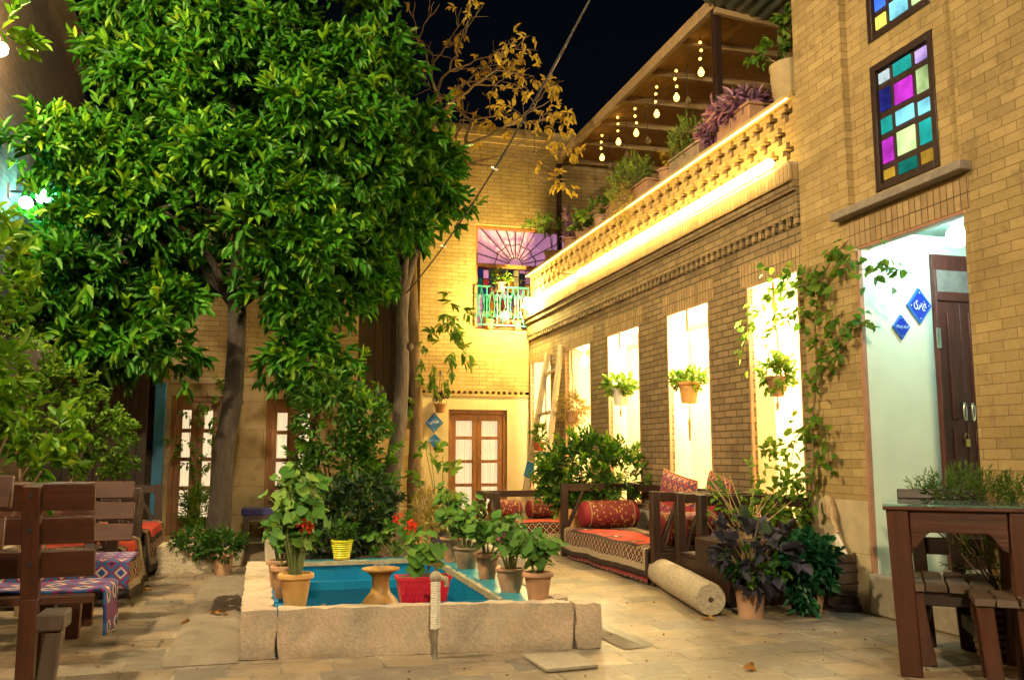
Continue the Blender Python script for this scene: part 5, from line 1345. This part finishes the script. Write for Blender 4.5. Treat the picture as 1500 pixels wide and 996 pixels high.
# ------------------------------------------------------------------ trees
def limb(bm, a, b, r0, r1, sag=0, n=6, wob=.04):
    a, b = Vector(a), Vector(b); pts = []
    for i in range(n + 1):
        f = i / n; pts.append(a.lerp(b, f) + Vector((random.uniform(-wob, wob), random.uniform(-wob, wob), sag * math.sin(PI * f))) * (0 if i in (0, n) else 1))
    tube(bm, pts, [r0 + (r1 - r0) * i / n for i in range(n + 1)], 10, True, 0, .05); return pts
def crown(name, lobes, n, per, L, leaf, width, mat, parent, up=.15, spread=.8, surf=.6, curl=.2, keep=None):
    P, D = crown_points(lobes, n, surf)
    # uneven: thin out by a low-frequency field so gaps open between the clumps
    f = np.sin(P[:, 0] * 3.1 + 1.3) * np.sin(P[:, 1] * 2.7 + .4) * np.sin(P[:, 2] * 3.3 + 2.2) + rng.normal(size=len(P)) * .35
    k = f > -.6; P, D = P[k], D[k]
    if keep is not None: k = keep(P); P, D = P[k], D[k]
    D = droop(D, up); D = unit(D + rng.normal(size=D.shape) * .45)
    Q, E = shoots(P - D * L * .8, D, per, L * rng.uniform(.7, 1.3, (len(P), 1)), spread)
    return leaf_mesh(name, Q, E, leaf * rng.uniform(.7, 1.25, len(Q)), width * rng.uniform(.75, 1.2, len(Q)), mat, parent, .22, None, curl)

# big citrus tree
TB = Vector((-.43, 10.05, .18))
tree = world_thing('citrus_tree', 'big leafy citrus tree with a dark trunk filling the upper left', 'tree', TB, 'courtyard trees')
def w(b):
    tube(b, [TB + Vector(p) for p in ((0, 0, -.05), (.0, 0, .12), (.02, 0, .5), (.03, .02, 1.0), (.10, .02, 1.55), (.11, .0, 2.1), (.10, 0, 2.75))], [.17, .13, .115, .108, .105, .10, .10], 18, True, 0, .035)
    top = TB + Vector((.10, 0, 2.7))
    for e, r in (((.15, -.1, 4.6), .10), ((-1.2, -.3, 3.4), .075), ((1.5, .1, 3.6), .075), ((-.3, .9, 3.9), .07), ((.7, -.7, 3.6), .065), ((-.8, -.8, 3.5), .05)):
        pts = limb(b, top + Vector((0, 0, -.15)), TB + Vector(e), r, .025, .12)
        for k in (3, 4, 5):
            for _ in range(2): limb(b, pts[k], pts[k] + Vector((random.uniform(-.7, .7), random.uniform(-.7, .7), random.uniform(.1, .7))), .022, .007, .02, 4)
part('trunk', 'trunk', tree, w)
lobes = [((-.45, 9.8, 3.65), (1.25, 1.0, .88)), ((-1.35, 9.7, 3.15), (.90, .85, .75)), ((.42, 9.8, 3.4), (.76, .9, .85)), ((-.1, 9.9, 4.7), (1.35, 1.05, 1.1)), ((.20, 9.9, 5.8), (1.15, .95, 1.1)), ((-.9, 9.9, 4.2), (.95, .85, .8)),
         ((.62, 9.9, 4.5), (.70, .85, .8)), ((-1.0, 9.9, 5.4), (.85, .8, .8)), ((.52, 9.6, 2.5), (.36, .45, .62)), ((-1.30, 9.5, 2.45), (.60, .5, .55)), ((-1.75, 9.5, 2.75), (.5, .5, .5)), ((-1.95, 9.2, 3.75), (.30, .3, .45))]
def clumps(lobes, n, r0, r1, flat=.75):
    P, D = crown_points(lobes, n, .80); return [(tuple(p), (r, r, r * flat)) for p, r in zip(P, rng.uniform(r0, r1, len(P)))]
core = [(c, tuple(x * .8 for x in r)) for c, r in lobes]
def leafy(parent, lobes, ncl, r0, r1, n, nin, leaf, width, mat, young, nyoung, up=.15, curl=.3):
    cl = clumps(lobes, ncl, r0, r1)
    idx = rng.integers(0, len(cl), n); c = np.array([x[0] for x in cl])[idx]; r = np.array([x[1] for x in cl])[idx]
    u = unit(rng.normal(size=(n, 3)) + np.array((0, -.15, .25))); P = c + u * r * rng.uniform(.6, 1.05, (n, 1)); D = unit(u + rng.normal(size=u.shape) * .45); D = droop(D, up)
    P2, D2 = crown_points([(c_, tuple(x * .86 for x in r_)) for c_, r_ in lobes], nin, .45); P = np.concatenate([P, P2]); D = np.concatenate([D, droop(D2, -.2)])
    k = rng.integers(0, len(cl), n // 7); c = np.array([x[0] for x in cl])[k]; r = np.array([x[1] for x in cl])[k]
    low = rng.uniform(size=(len(k), 1)) < .55; u = unit(rng.normal(size=(len(k), 3)) + np.where(low, np.array((0, -.3, -1.1)), np.array((0, -.3, .5))))
    P = np.concatenate([P, c + u * r * rng.uniform(1.05, 1.45, (len(k), 1))]); D = np.concatenate([D, droop(u, -.3)])
    Q, E = shoots(P - D * .16, D, 7, .20 * rng.uniform(.7, 1.25, (len(P), 1)), .85); E = droop(E, -.12)
    leaf_mesh('crown', Q, E, leaf * rng.uniform(.65, 1.25, len(Q)), width * rng.uniform(.75, 1.2, len(Q)), mat, parent, .22, None, curl)
    k = rng.integers(0, len(cl), nyoung); c = np.array([x[0] for x in cl])[k]; r = np.array([x[1] for x in cl])[k]
    u = unit(rng.normal(size=(nyoung, 3)) + np.array((-.3, -.5, .9))); P = c + u * r * 1.02
    Q, E = shoots(P, droop(u, .6), 6, .17, .75); leaf_mesh('young_foliage', Q, E, leaf * .9 * rng.uniform(.7, 1.2, len(Q)), width * .8, young, parent)
leafy(tree, lobes, 210, .24, .46, 5000, 1000, .148, .058, 'lf_citrus', 'lf_citrus2', 260)

# second slim tree behind the pool
T2 = Vector((1.46, 10.55, .2))
tree2 = world_thing('slim_tree', 'slim grey trunked tree behind the pool with a forked top', 'tree', T2, 'courtyard trees')
def w(b):
    pt = [(0, 0, -.05), (.0, 0, .2), (.02, 0, .7), (.09, 0, 1.3), (.12, 0, 1.9), (.10, 0, 2.6), (.12, 0, 2.95)]
    tube(b, [T2 + Vector(p) for p in pt], [.13, .105, .095, .085, .078, .072, .072], 16, True, 0, .04)
    f = T2 + Vector((.12, 0, 2.9))
    for e, r in (((.0, .0, 4.4), .06), ((.45, .0, 3.75), .055), ((-.3, .1, 4.2), .045), ((.3, -.2, 4.7), .04)):
        pts = limb(b, f, T2 + Vector(e), r, .02, .03)
        for k in (3, 4, 5): limb(b, pts[k], pts[k] + Vector((random.uniform(-.4, .4), random.uniform(-.4, .4), random.uniform(.1, .5))), .016, .006, .02, 4)
    ball(b, T2 + Vector((.19, -.03, 2.2)), .05, 8)
part('trunk', 'trunk_slim', tree2, w)
leafy(tree2, [((1.50, 10.5, 4.5), (.55, .6, .80)), ((1.80, 10.4, 4.1), (.32, .45, .55)), ((1.30, 10.5, 3.9), (.42, .5, .55)), ((1.2, 10.6, 3.35), (.24, .3, .35))], 52, .18, .32, 900, 220, .155, .06, 'lf_citrus', 'lf_citrus2', 60, -.05)

# nearly bare tree with golden dry leaves
T3 = Vector((1.90, 11.45, .2))
tree3 = world_thing('dry_tree', 'nearly bare tree with golden dry leaves spreading against the night sky', 'tree', T3, 'courtyard trees')
DP, DD = [], []
def w(b):
    tube(b, [T3 + Vector(p) for p in ((0, 0, -.05), (-.02, 0, .6), (.0, 0, 1.4), (-.05, 0, 2.6), (-.12, -.05, 3.9), (-.08, 0, 4.9))], [.10, .085, .075, .07, .06, .055], 12, True, 0, .05)
    f0 = T3 + Vector((-.08, 0, 4.8))
    def grow(p, d, L, r, depth):
        q = p + d * L; pts = limb(b, p, q, r, r * .6, .0, 4, L * .07)
        if depth == 0:
            for _ in range(random.choice((0, 1, 2, 2))):
                DP.append(tuple(q)); DD.append((random.uniform(-.5, .5), random.uniform(-.5, .5), random.uniform(-1, .2)))
            return
        for k in range(random.choice((2, 3, 3))):
            nd = (d + Vector((random.gauss(0, .55), random.gauss(0, .45), random.gauss(.08, .45)))).normalized(); grow(q, nd, L * random.uniform(.6, .85), r * .6, depth - 1)
    for d, L, r in (((-.10, 0, 1), .75, .045), ((.45, -.1, .95), .80, .042), ((.9, -.2, .35), .75, .04), ((1.0, -.25, -.02), .70, .034), ((.25, .1, 1.1), .9, .04)):
        grow(f0, Vector(d).normalized(), L, r, 4)
part('trunk', 'trunk_dry', tree3, w)
DP = np.array(DP); DD = np.array(DD); m_ = (DP[:, 0] > 2.35) | (rng.uniform(size=len(DP)) < .12); DP, DD = DP[m_], DD[m_]
Q_, E_ = shoots(DP, DD, 5, .15, .6); leaf_mesh('dry_foliage', Q_, E_, .10 * rng.uniform(.6, 1.2, len(Q_)), .034, 'lf_gold', tree3, .35, None, .35)
# greener hanging shoots low on it
t_c = crown('hanging_foliage', [((2.2, 11.3, 2.35), (.42, .3, .45)), ((1.50, 11.25, 1.75), (.32, .25, .22)), ((2.35, 11.3, 2.9), (.25, .25, .35))], 110, 7, .16, .11, .042, 'lf_vine', tree3, -.9, .6, .4, .3)

# shrubs
def shrub(name, label, lobes, n, per, L, leaf, width, mat, base, stems, up=.2, spread=.85, surf=.5, group=None, r=.014, second=None):
    t = world_thing(name, label, 'shrub', base, group)
    crown('foliage', lobes, n, per, L, leaf, width, mat, t, up, spread, surf)
    if second: m2, n2 = second; P, D = crown_points(lobes, n2, .95); Q, E = shoots(P, droop(D, .7), 6, L * .8, .75); leaf_mesh('young_foliage', Q, E, leaf, width * .85, m2, t)
    stems_to(t, base, stems, r)
    return t
B0 = Vector((.75, 9.0, .2))
shrub('shrub', 'tall dark leafy shrub behind the left half of the pool', [((.72, 9.0, .85), (.46, .42, .62)), ((.62, 9.0, 1.45), (.36, .36, .5)), ((1.0, 9.0, .62), (.34, .36, .42)), ((.98, 9.0, 1.35), (.26, .28, .36))], 1150, 7, .16, .085, .036, 'lf_bush', B0, [(.5, 9, 1.4), (.8, 9, 1.7), (1.1, 9, 1.2), (.6, 8.8, 1.1), (.9, 8.9, 1.0)], second=('lf_citrus2', 60))
shrub('shrub', 'blackish green broad leaved shrub low behind the back coping of the pool', [((.66, 8.2, .52), (.42, .26, .34)), ((.95, 8.3, .62), (.30, .25, .32))], 520, 7, .14, .085, .036, 'lf_dark', Vector((.7, 8.25, .2)), [(.5, 8.2, .6), (.9, 8.2, .7)])
B1 = Vector((3.62, 10.0, .0))
tp = shrub('shrub', 'bushy round shrub before the lit openings behind the front right daybed', [((3.62, 10.0, .92), (.50, .42, .38)), ((4.0, 9.8, .86), (.34, .5, .34)), ((3.44, 10.0, .78), (.32, .36, .28)), ((3.75, 9.9, 1.14), (.32, .3, .22))], 1000, 7, .15, .08, .036, 'lf_bush', B1 + Vector((0, 0, .42)), [(3.4, 10, 1.0), (3.8, 10, 1.1), (3.6, 9.9, 1.2), (4.0, 10, .9)], second=('lf_citrus2', 150))
part('pot', 'terracotta_orange', tp, lambda b: lathe(b, pot_profile(.20, .28, .5), (3.62, 10.0, 0), 28))
B2 = Vector((-1.42, 4.15, 0))
def lob(px, py, y, r): return (tuple(AY(px, py, y)), r)
shrub('citrus_shrub', 'bright large leaved citrus shrub nearest at the left edge', [lob(10, 640, 5.5, (.30, .2, .28)), lob(75, 640, 5.5, (.22, .2, .18)), lob(60, 700, 5.3, (.13, .12, .14)), lob(-5, 520, 5.6, (.20, .2, .3)), lob(8, 400, 5.6, (.19, .2, .24)), lob(-10, 330, 5.6, (.14, .16, .15))], 260, 7, .14, .088, .042, 'lf_near', Vector((-1.75, 5.5, 0)), [lob(10, 640, 5.5, 0)[0], lob(70, 640, 5.5, 0)[0], lob(0, 400, 5.5, 0)[0], lob(60, 690, 5.3, 0)[0], lob(0, 520, 5.5, 0)[0]], .5, .8, .3)
tw = world_thing('citrus_shrub', 'single bright citrus sprig at the upper left edge', 'shrub', Vector((-1.9, 5.6, 0)))
e_ = AY(2, 55, 5.6); Q_, E_ = shoots(np.array([e_] * 7) + rng.normal(size=(7, 3)) * .06, np.array([(1, 0, .3)] * 7) + rng.normal(size=(7, 3)) * .5, 7, .14, .8); leaf_mesh('foliage', Q_, E_, .1, .042, 'lf_near', tw)
stems_to(tw, (-1.9, 5.6, 0), [tuple(e_)], .014)
shrub('hedge_shrub', 'yellow green fine leaved shrub behind the farther left bench', [lob(130, 640, 7.3, (.32, .25, .34)), lob(60, 600, 7.4, (.36, .28, .40)), lob(165, 650, 7.4, (.2, .2, .28)), lob(20, 560, 7.4, (.34, .28, .42)), lob(90, 575, 7.4, (.3, .25, .22))], 1250, 7, .10, .05, .026, 'lf_hedge', Vector((-1.6, 7.0, 0)), [lob(130, 640, 7.3, 0)[0], lob(70, 620, 7.3, 0)[0], lob(30, 600, 7.3, 0)[0]])
# climbing plant at the left door, plants at its foot
cl = world_thing('climbing_plant', 'sparse yellow green climber over the left curtained door', 'climbing plant', Vector((-.82, 11.85, 0)))
crown('foliage', [((-.82, 11.8, 1.35), (.30, .12, .5)), ((-.60, 11.8, 1.8), (.25, .1, .25))], 130, 6, .15, .07, .04, 'lf_vine', cl, -.2, .9, .2)
stems_to(cl, (-.82, 11.85, 0), [(-.9, 11.8, 1.6), (-.7, 11.8, 1.9), (-.8, 11.8, 1.2)], .008)
for x, y, lab, s in ((-.70, 11.0, 'feathery green plant in a clay pot between the left daybed and the citrus trunk', 1.2), (.30, 11.75, 'low leafy plant at the foot of the second curtained door', .8)):
    t = pot('potted_plant', lab, 'potted plant', (x, y, 0), .11, .16, .28, 'terracotta')
    bushy(t, (0, 0, .5), (.26 * s, .2, .30), 300, .09, .014, 'lf_hedge' if s > 1 else 'lf_bush', 7, .14, .8, .2)
cl2 = world_thing('tall_plant', 'tall broad leaved stemmy plant right of the slim trunk', 'plant', Vector((1.78, 9.4, .2)))
crown('foliage', [((1.75, 9.4, .9), (.24, .2, .42)), ((1.95, 9.4, .75), (.2, .2, .35)), ((1.62, 9.4, 1.15), (.12, .14, .22))], 55, 6, .2, .105, .066, 'lf_vine', cl2, .1, .95, .2)
stems_to(cl2, (1.80, 9.4, .2), [(1.7, 9.4, 1.3), (1.95, 9.4, 1.0), (1.64, 9.4, 1.3), (1.85, 9.4, 1.1)], .008, 'stem')
t = world_thing('ground_plant', 'low geranium clump with a red flower behind the pool vase', 'plant', Vector((1.15, 7.9, .22)))
crown('foliage', [((1.15, 7.9, .42), (.22, .15, .18)), ((.95, 8.0, .36), (.12, .12, .12))], 60, 5, .12, .06, .05, 'lf_geranium', t, .3, .9, .2); stems_to(t, (1.15, 7.9, .2), [(1.1, 7.9, .4), (1.25, 7.9, .5), (1.0, 7.95, .4)], .005, 'stem')
leaf_mesh('flower', np.array([(1.13, 7.82, .56)]) + rng.normal(size=(26, 3)) * .02, rng.normal(size=(26, 3)), .03, .024, 'petal_red', t)

# vine on the pier beside the doorway
v = world_thing('climbing_vine', 'heart leaved vine climbing the brick pier beside the doorway', 'climbing plant', (4.1, 6.25, .4))
xv = XF - .07
path = [AX(*p, xv) for p in ((1188, 775), (1192, 700), (1190, 620), (1197, 540), (1193, 470), (1203, 410), (1222, 372), (1243, 352))]
br = [[AX(*p, xv) for p in pl] for pl in (((1203, 410), (1170, 415), (1130, 435), (1100, 470), (1088, 520)), ((1203, 410), (1215, 440), (1225, 490), (1222, 545)), ((1197, 540), (1230, 500), (1255, 470), (1280, 475)), ((1193, 470), (1165, 455), (1140, 470), (1120, 500)), ((1190, 620), (1165, 640), (1155, 700), (1150, 745)), ((1190, 620), (1215, 635), (1212, 690)), ((1222, 372), (1260, 395), (1300, 392), (1335, 400)), ((1192, 700), (1170, 700), (1165, 740)), ((1203, 410), (1160, 400), (1120, 400)))]
part('stem', 'stem_brown', v, lambda b: (tube(b, path, [.012, .011, .01, .009, .008, .007, .005, .003], 6), [tube(b, x, [.006] + [.004] * (len(x) - 1), 5) for x in br]))
Pv = []
for pl, dn in [(path, 11)] + [(x, 17) for x in br]:
    for a, c in zip(pl, pl[1:]):
        for _ in range(max(2, int((c - a).length * dn * 3.0))): Pv.append(a.lerp(c, random.random()) + Vector((random.uniform(-.05, .02), random.gauss(0, .055), random.gauss(0, .055))))
Pv = np.array(Pv); Dv = rng.normal(size=Pv.shape) * .5 + np.array((-.5, 0, -.55))
leaf_mesh('foliage', Pv, Dv, .078 * rng.uniform(.6, 1.3, len(Pv)), .062 * rng.uniform(.7, 1.2, len(Pv)), 'lf_vine', v, .15)
# more tangle at the bottom of the opening
crown('lower_foliage', [((4.05, 6.55, .95), (.12, .35, .30)), ((4.0, 6.25, .72), (.12, .22, .2))], 90, 5, .16, .07, .052, 'lf_vine', v, .0, .95, .2)

# hanging flowerpots in the openings
def hanging(px, py, x, label, top_z, r, h, mat, leafm, lobes_r, n, leaf, width, tassel=0, up=-.1, group='hanging flowerpots', top=None):
    r *= 1.15; h *= 1.15; lobes_r = tuple(x_ * 1.3 for x_ in lobes_r); n = int(n * 1.6); c = AX(px, py, x); t = thing('hanging_pot', label, 'hanging plant', c, 0, group)
    part('pot', mat, t, lambda b: lathe(b, pot_profile(r * .68, r, h, kind='classic'), (0, 0, -h / 2), 24))
    def f(b):
        for k in range(3):
            a = 2 * PI * k / 3 + .4; tube(b, [(r * math.cos(a), r * math.sin(a), h / 2 - .01), (0, 0, (top_z - c.z) * .8), (0, 0, top_z - c.z)], .005, 5)
        tube(b, [(0, 0, (top_z - c.z) * .72), (0, 0, top_z - c.z)], .013, 7)
        if tassel: tube(b, [(0, 0, -h / 2), (.005, 0, -h / 2 - tassel * .35), (0, 0, -h / 2 - tassel * .5), (0, 0, -h / 2 - tassel)], [.006, .006, .017, .010], 7)
    part('hanger', 'cord', t, f)
    bushy(t, (0, 0, h * .62), lobes_r, n, leaf, width, leafm, 6, .11, up, .25)
    return t
xh = XF - .03
hanging(1138, 566, xh + .1, 'clay pot of trailing ivy hanging behind the vine in the nearest opening', 2.62, .075, .15, 'terracotta', 'lf_vine', (.15, .17, .15), 70, .055, .042, .12)
hanging(1009, 575, xh, 'clay pot on a long tasselled rope hanging in the second opening from the doorway', 2.62, .095, .19, 'terracotta_orange', 'lf_vine', (.16, .19, .11), 120, .048, .036, .38, .3)
hanging(909, 580, xh, 'white pot of bright green leaves hanging in the middle opening', 2.62, .10, .19, 'white_cer', 'lf_vine', (.18, .24, .12), 120, .055, .036, .14, .2)
hanging(838, 610, xh, 'straw coloured dried plant in a small pot hanging beside the ladder', 2.58, .085, .15, 'terracotta', 'lf_straw', (.2, .24, .20), 170, .06, .014, .2, -.2)
c_ = AY(645, 598, YB - .16)
t = thing('hanging_pot', 'small clay pot in a wire hanger above the blue tiles by the far door', 'hanging plant', c_, 0, 'hanging flowerpots')
part('pot', 'terracotta', t, lambda b: lathe(b, pot_profile(.07, .10, .15), (0, 0, -.07), 20))
part('hanger', 'metal_dark', t, lambda b: [tube(b, [(.10 * math.cos(a), .10 * math.sin(a), .07), (.12 * math.cos(a), .12 * math.sin(a), .25), (0, .05, .62)], .005, 5) for a in (0, 1.57, 3.14, 4.71)])
bushy(t, (0, 0, .18), (.10, .10, .12), 30, .06, .03, 'lf_dark', 5, .1, .2, .2)

# ------------------------------------------------------------------ plants along the parapet (they stand on the terrace side shelf)
ZT = 4.138
zs = 4.137
def box_planter(label, y0, y1, mat, h=.2):
    t = world_thing('potted_plant', label, 'potted plant', (XF + .2, (y0 + y1) / 2, zs), 'plants along the parapet')
    part('planter', mat, t, lambda b: (bx(b, XF + .03, XF + .33, y0, y1, zs, zs + h), bx(b, XF + .015, XF + .345, y0 - .015, y1 + .015, zs + h + .001, zs + h + .03)), .01)
    part('soil', 'soil', t, lambda b: bx(b, XF + .05, XF + .31, y0 + .02, y1 - .02, zs + h + .0305, zs + h + .036))
    return t
M['buff_clay'] = simple('buff_clay', (.40, .30, .16), .8, 8, .3, .2)
# big jar with a small tree beside the tower
q = AX(1140, 130, XF + .20)
t = pot('potted_plant', 'large buff jar with a bright leafy plant on the parapet against the tower', 'potted plant', (XF + .17, 6.50, zs), .145, .185, .36, 'buff_clay', 'belly', 'plants along the parapet', rz=0)
t.scale = (1, 1, 1)
bushy(t, (-.05, .25, .62), (.22, .30, .16), 42, .075, .062, 'lf_vine', 5, .14, .3, .3); bushy(t, (-.02, -.02, .80), (.16, .16, .10), 16, .07, .06, 'lf_vine', 5, .12, .3, .3, name='upper_foliage')
stems_to(t, (0, 0, .33), [(-.05, .4, .65), (-.03, .15, .75), (.0, -.1, .85), (-.08, .3, .55)], .007)
t = box_planter('terracotta trough of purple and lilac pointed leaves on the parapet', 7.0, 7.62, 'terracotta', .2)
bushy(t, (XF + .16, 7.42, zs + .30), (.22, .42, .16), 130, .15, .03, 'lf_purple', 6, .14, .1, .3, curl=.3); bushy(t, (XF + .06, 7.75, zs + .22), (.12, .22, .18), 40, .14, .03, 'lf_purple', 6, .12, -.2, .3, name='trailing_foliage')
t = box_planter('trough of upright rosemary on the parapet, nearer the tower', 8.0, 8.7, 'terracotta_grey', .18)
bushy(t, (XF + .12, 8.4, zs + .38), (.18, .38, .30), 200, .045, .010, 'lf_rosemary', 14, .2, 1.4, .2, .7)
t = pot('potted_plant', 'rust brown withered plant on the parapet between the rosemary troughs', 'potted plant', (XF + .15, 8.95, zs), .09, .12, .2, 'terracotta', 'classic', 'plants along the parapet')
bushy(t, (0, 0, .36), (.12, .18, .16), 40, .06, .035, 'lf_gold', 5, .1, .2, .3)
t = box_planter('long trough of rosemary spilling over the middle of the parapet', 9.3, 10.6, 'terracotta', .18)
bushy(t, (XF + .10, 9.95, zs + .38), (.22, .65, .32), 360, .05, .010, 'lf_rosemary', 14, .2, 1.2, .2, .7)
bushy(t, (XF - .10, 9.75, zs - .02), (.07, .34, .30), 130, .045, .010, 'lf_straw', 12, .18, -.8, .2, .7, name='trailing_foliage')
t = pot('potted_plant', 'bright round leaved plant on the parapet beside the rosemary', 'potted plant', (XF + .15, 11.0, zs), .10, .13, .2, 'terracotta_pale', 'classic', 'plants along the parapet')
bushy(t, (-.04, 0, .30), (.20, .40, .20), 120, .07, .055, 'lf_vine', 6, .14, .3, .3)
t = pot('potted_plant', 'yellowish small leaved plant on the parapet near the fan window', 'potted plant', (XF + .15, 11.75, zs), .10, .13, .2, 'terracotta', 'classic', 'plants along the parapet')
bushy(t, (-.06, 0, .28), (.18, .22, .16), 70, .06, .045, 'lf_hedge', 6, .12, .3, .3)
t = pot('potted_plant', 'spiky pale plant on the parapet in front of the fan window', 'potted plant', (XF + .15, 12.3, zs), .09, .12, .2, 'terracotta', 'classic', 'plants along the parapet')
bushy(t, (-.05, 0, .38), (.10, .14, .26), 60, .10, .014, 'lf_purple', 10, .24, .9, .2, .8)
t = pot('potted_plant', 'loose golden green plant at the far end of the parapet over the fan window', 'potted plant', (XF + .15, 13.2, zs), .10, .13, .2, 'terracotta', 'classic', 'plants along the parapet')
bushy(t, (-.12, .0, .68), (.42, .45, .14), 80, .075, .03, 'lf_vine', 6, .16, .1, .3); stems_to(t, (0, 0, .18), [(-.3, .2, .7), (.2, -.2, .7), (-.1, 0, .8), (.0, .3, .6)], .006)
# balcony pots
for px, lab in ((716, 'clay pot standing behind the teal balcony rail, left one'), (757, 'clay pot standing behind the teal balcony rail, right one')):
    q = AY(px, 470, YB + .06); t = pot('potted_plant', lab, 'potted plant', (q.x, YB + .02, BW[2] + .004), .05, .07, .16, 'terracotta_orange', group='pots on the balcony')
    bushy(t, (0, 0, .24), (.08, .03, .10), 24, .05, .03, 'lf_vine', 5, .08, .3, .3)
q = AY(732, 415, YB - .08); t = pot('potted_plant', 'leafy green pot hooked on the top of the teal balcony rail', 'potted plant', (q.x, YB - .13, 3.80), .06, .085, .14, 'terracotta', group='pots on the balcony')
bushy(t, (0, 0, .22), (.20, .10, .17), 90, .06, .036, 'lf_vine', 6, .12, .2, .3)

# feathery shrub and striped basket behind the table
q = G(1425, 930)
t = thing('potted_plant', 'feathery light green shrub in a striped basket behind the table', 'potted plant', (4.03, 4.20, 0))
part('basket', 'wood_pale', t, lambda b: lathe(b, [(0, 0), (.15, 0), (.17, .16), (.155, .33), (.14, .33), (.14, .28), (0, .28)], (0, 0, 0), 24))
part('basket_ring', 'wood_dark', t, lambda b: [tube(b, [((.152 + .018 * math.sin(PI * z / .33)) * math.cos(a), (.152 + .018 * math.sin(PI * z / .33)) * math.sin(a), z) for a in np.linspace(0, 2 * PI, 25)], .006, 5, False) for z in np.linspace(.03, .31, 8)])
bushy(t, (-.02, .15, .86), (.16, .58, .20), 560, .035, .008, 'lf_juniper', 13, .15, .7, .2, .7); bushy(t, (-.02, .1, .52), (.14, .30, .26), 160, .035, .008, 'lf_juniper', 12, .15, .5, .2, .7, name='lower_foliage')
stems_to(t, (0, 0, .28), [(random.uniform(-.15, .1), random.uniform(-.3, .6), random.uniform(.65, .9)) for _ in range(12)], .006)

# cable
c0, c1 = AY(880, -30, 5.2), T2 + Vector((.14, -.05, 2.85))
t = world_thing('cable', 'black cable strung across the night sky down to the slim tree', 'cable', c1)
def cat(f): return c0.lerp(c1, f) + Vector((0, 0, -.34 * 4 * f * (1 - f) * .5))
part('wire', 'black', t, lambda b: tube(b, [cat(f) for f in np.linspace(0, 1, 40)], .008, 6))
part('pale_wire', 'steel', t, lambda b: tube(b, [cat(f) + Vector((.006, 0, .010 * math.sin(f * 30))) for f in np.linspace(0, .55, 30)], .005, 6))
for f in (.40, .70): part('clamp', 'white_paint', t, lambda b: (bar(b, cat(f) + Vector((-.03, 0, .01)), cat(f) + Vector((.03, 0, -.012)), .02, .018),))

# fallen leaves
for i, (px, py, lab) in enumerate(((315, 905, 'small yellow fallen leaf left of the pool on the mortar strip'), (327, 908, 'curled yellow fallen leaf touching the left side of the pool'), (282, 912, 'brown fallen leaf on the paving left of the mortar strip'), (1034, 906, 'orange fallen leaf under the end of the stone roller'), (1087, 981, 'pale orange fallen leaf on the open paving at the right'), (206, 866, 'yellow fallen leaf on the paving beside the left path'))):
    p = G(px, py, .0); z = .045 if i < 2 else .012
    o = leaf_mesh('fallen_leaf', np.array([(0, 0, 0), (.02, .01, .004)]), np.array([(1, .3, 0), (.4, 1, .0)]), .075, .045, 'lf_fallen'); o.location = (p.x, p.y, z); o.rotation_euler.z = random.uniform(0, 6); tag(o, lab, 'fallen leaf', 'fallen leaves on the paving')

LP = np.stack([rng.uniform(-1.0, 4.0, 260), rng.uniform(4.0, 9.5, 260), np.full(260, .004)], axis=1)
k_ = ~((LP[:, 0] > -.2) & (LP[:, 0] < 2.0) & (LP[:, 1] > 4.85)); LP = LP[k_]
M['lf_litter'] = leafmat('leaf_litter', (.10, .06, .03), (.22, .13, .05), (.34, .22, .06), .8, .1)
o = leaf_mesh('leaf_litter', LP, np.concatenate([rng.normal(size=(len(LP), 2)), np.full((len(LP), 1), .03)], axis=1), .022 * rng.uniform(.4, 1.3, len(LP)), .013, 'lf_litter'); struct(o, 'stuff')
o['label'] = 'tiny brown leaf crumbs strewn over the courtyard paving'; o['category'] = 'leaf litter'

# ------------------------------------------------------------------ night sky, moonlight
wd = bpy.data.worlds.new('World'); SC.world = wd; wd.use_nodes = True
nt = wd.node_tree; nt.nodes.clear()
sky = nt.nodes.new('ShaderNodeTexSky'); sky.sky_type = 'NISHITA'; sky.sun_disc = False; sky.sun_elevation = R(48); sky.sun_rotation = R(200)
bg = nt.nodes.new('ShaderNodeBackground'); bg.inputs[1].default_value = .0006; ow = nt.nodes.new('ShaderNodeOutputWorld')
nt.links.new(sky.outputs[0], bg.inputs[0]); nt.links.new(bg.outputs[0], ow.inputs[0])
sl = bpy.data.lights.new('moon', 'SUN'); sl.energy = .03; sl.angle = R(.5); sl.color = (1, .95, .85)
so = bpy.data.objects.new('moon', sl); COL.objects.link(so); so.rotation_euler = (R(42), 0, R(-20))

clean()
SC.render.engine = 'CYCLES'
SC.cycles.use_denoising = True
SC.cycles.max_bounces = 6; SC.cycles.diffuse_bounces = 4; SC.cycles.transmission_bounces = 4; SC.cycles.transparent_max_bounces = 4
SC.cycles.sample_clamp_indirect = 6.0
SC.cycles.caustics_reflective = False; SC.cycles.caustics_refractive = False
SC.view_settings.view_transform = 'Standard'; SC.view_settings.look = 'None'
SC.view_settings.exposure = 0.74; SC.view_settings.gamma = 1.0; SC.view_settings.use_curve_mapping = False
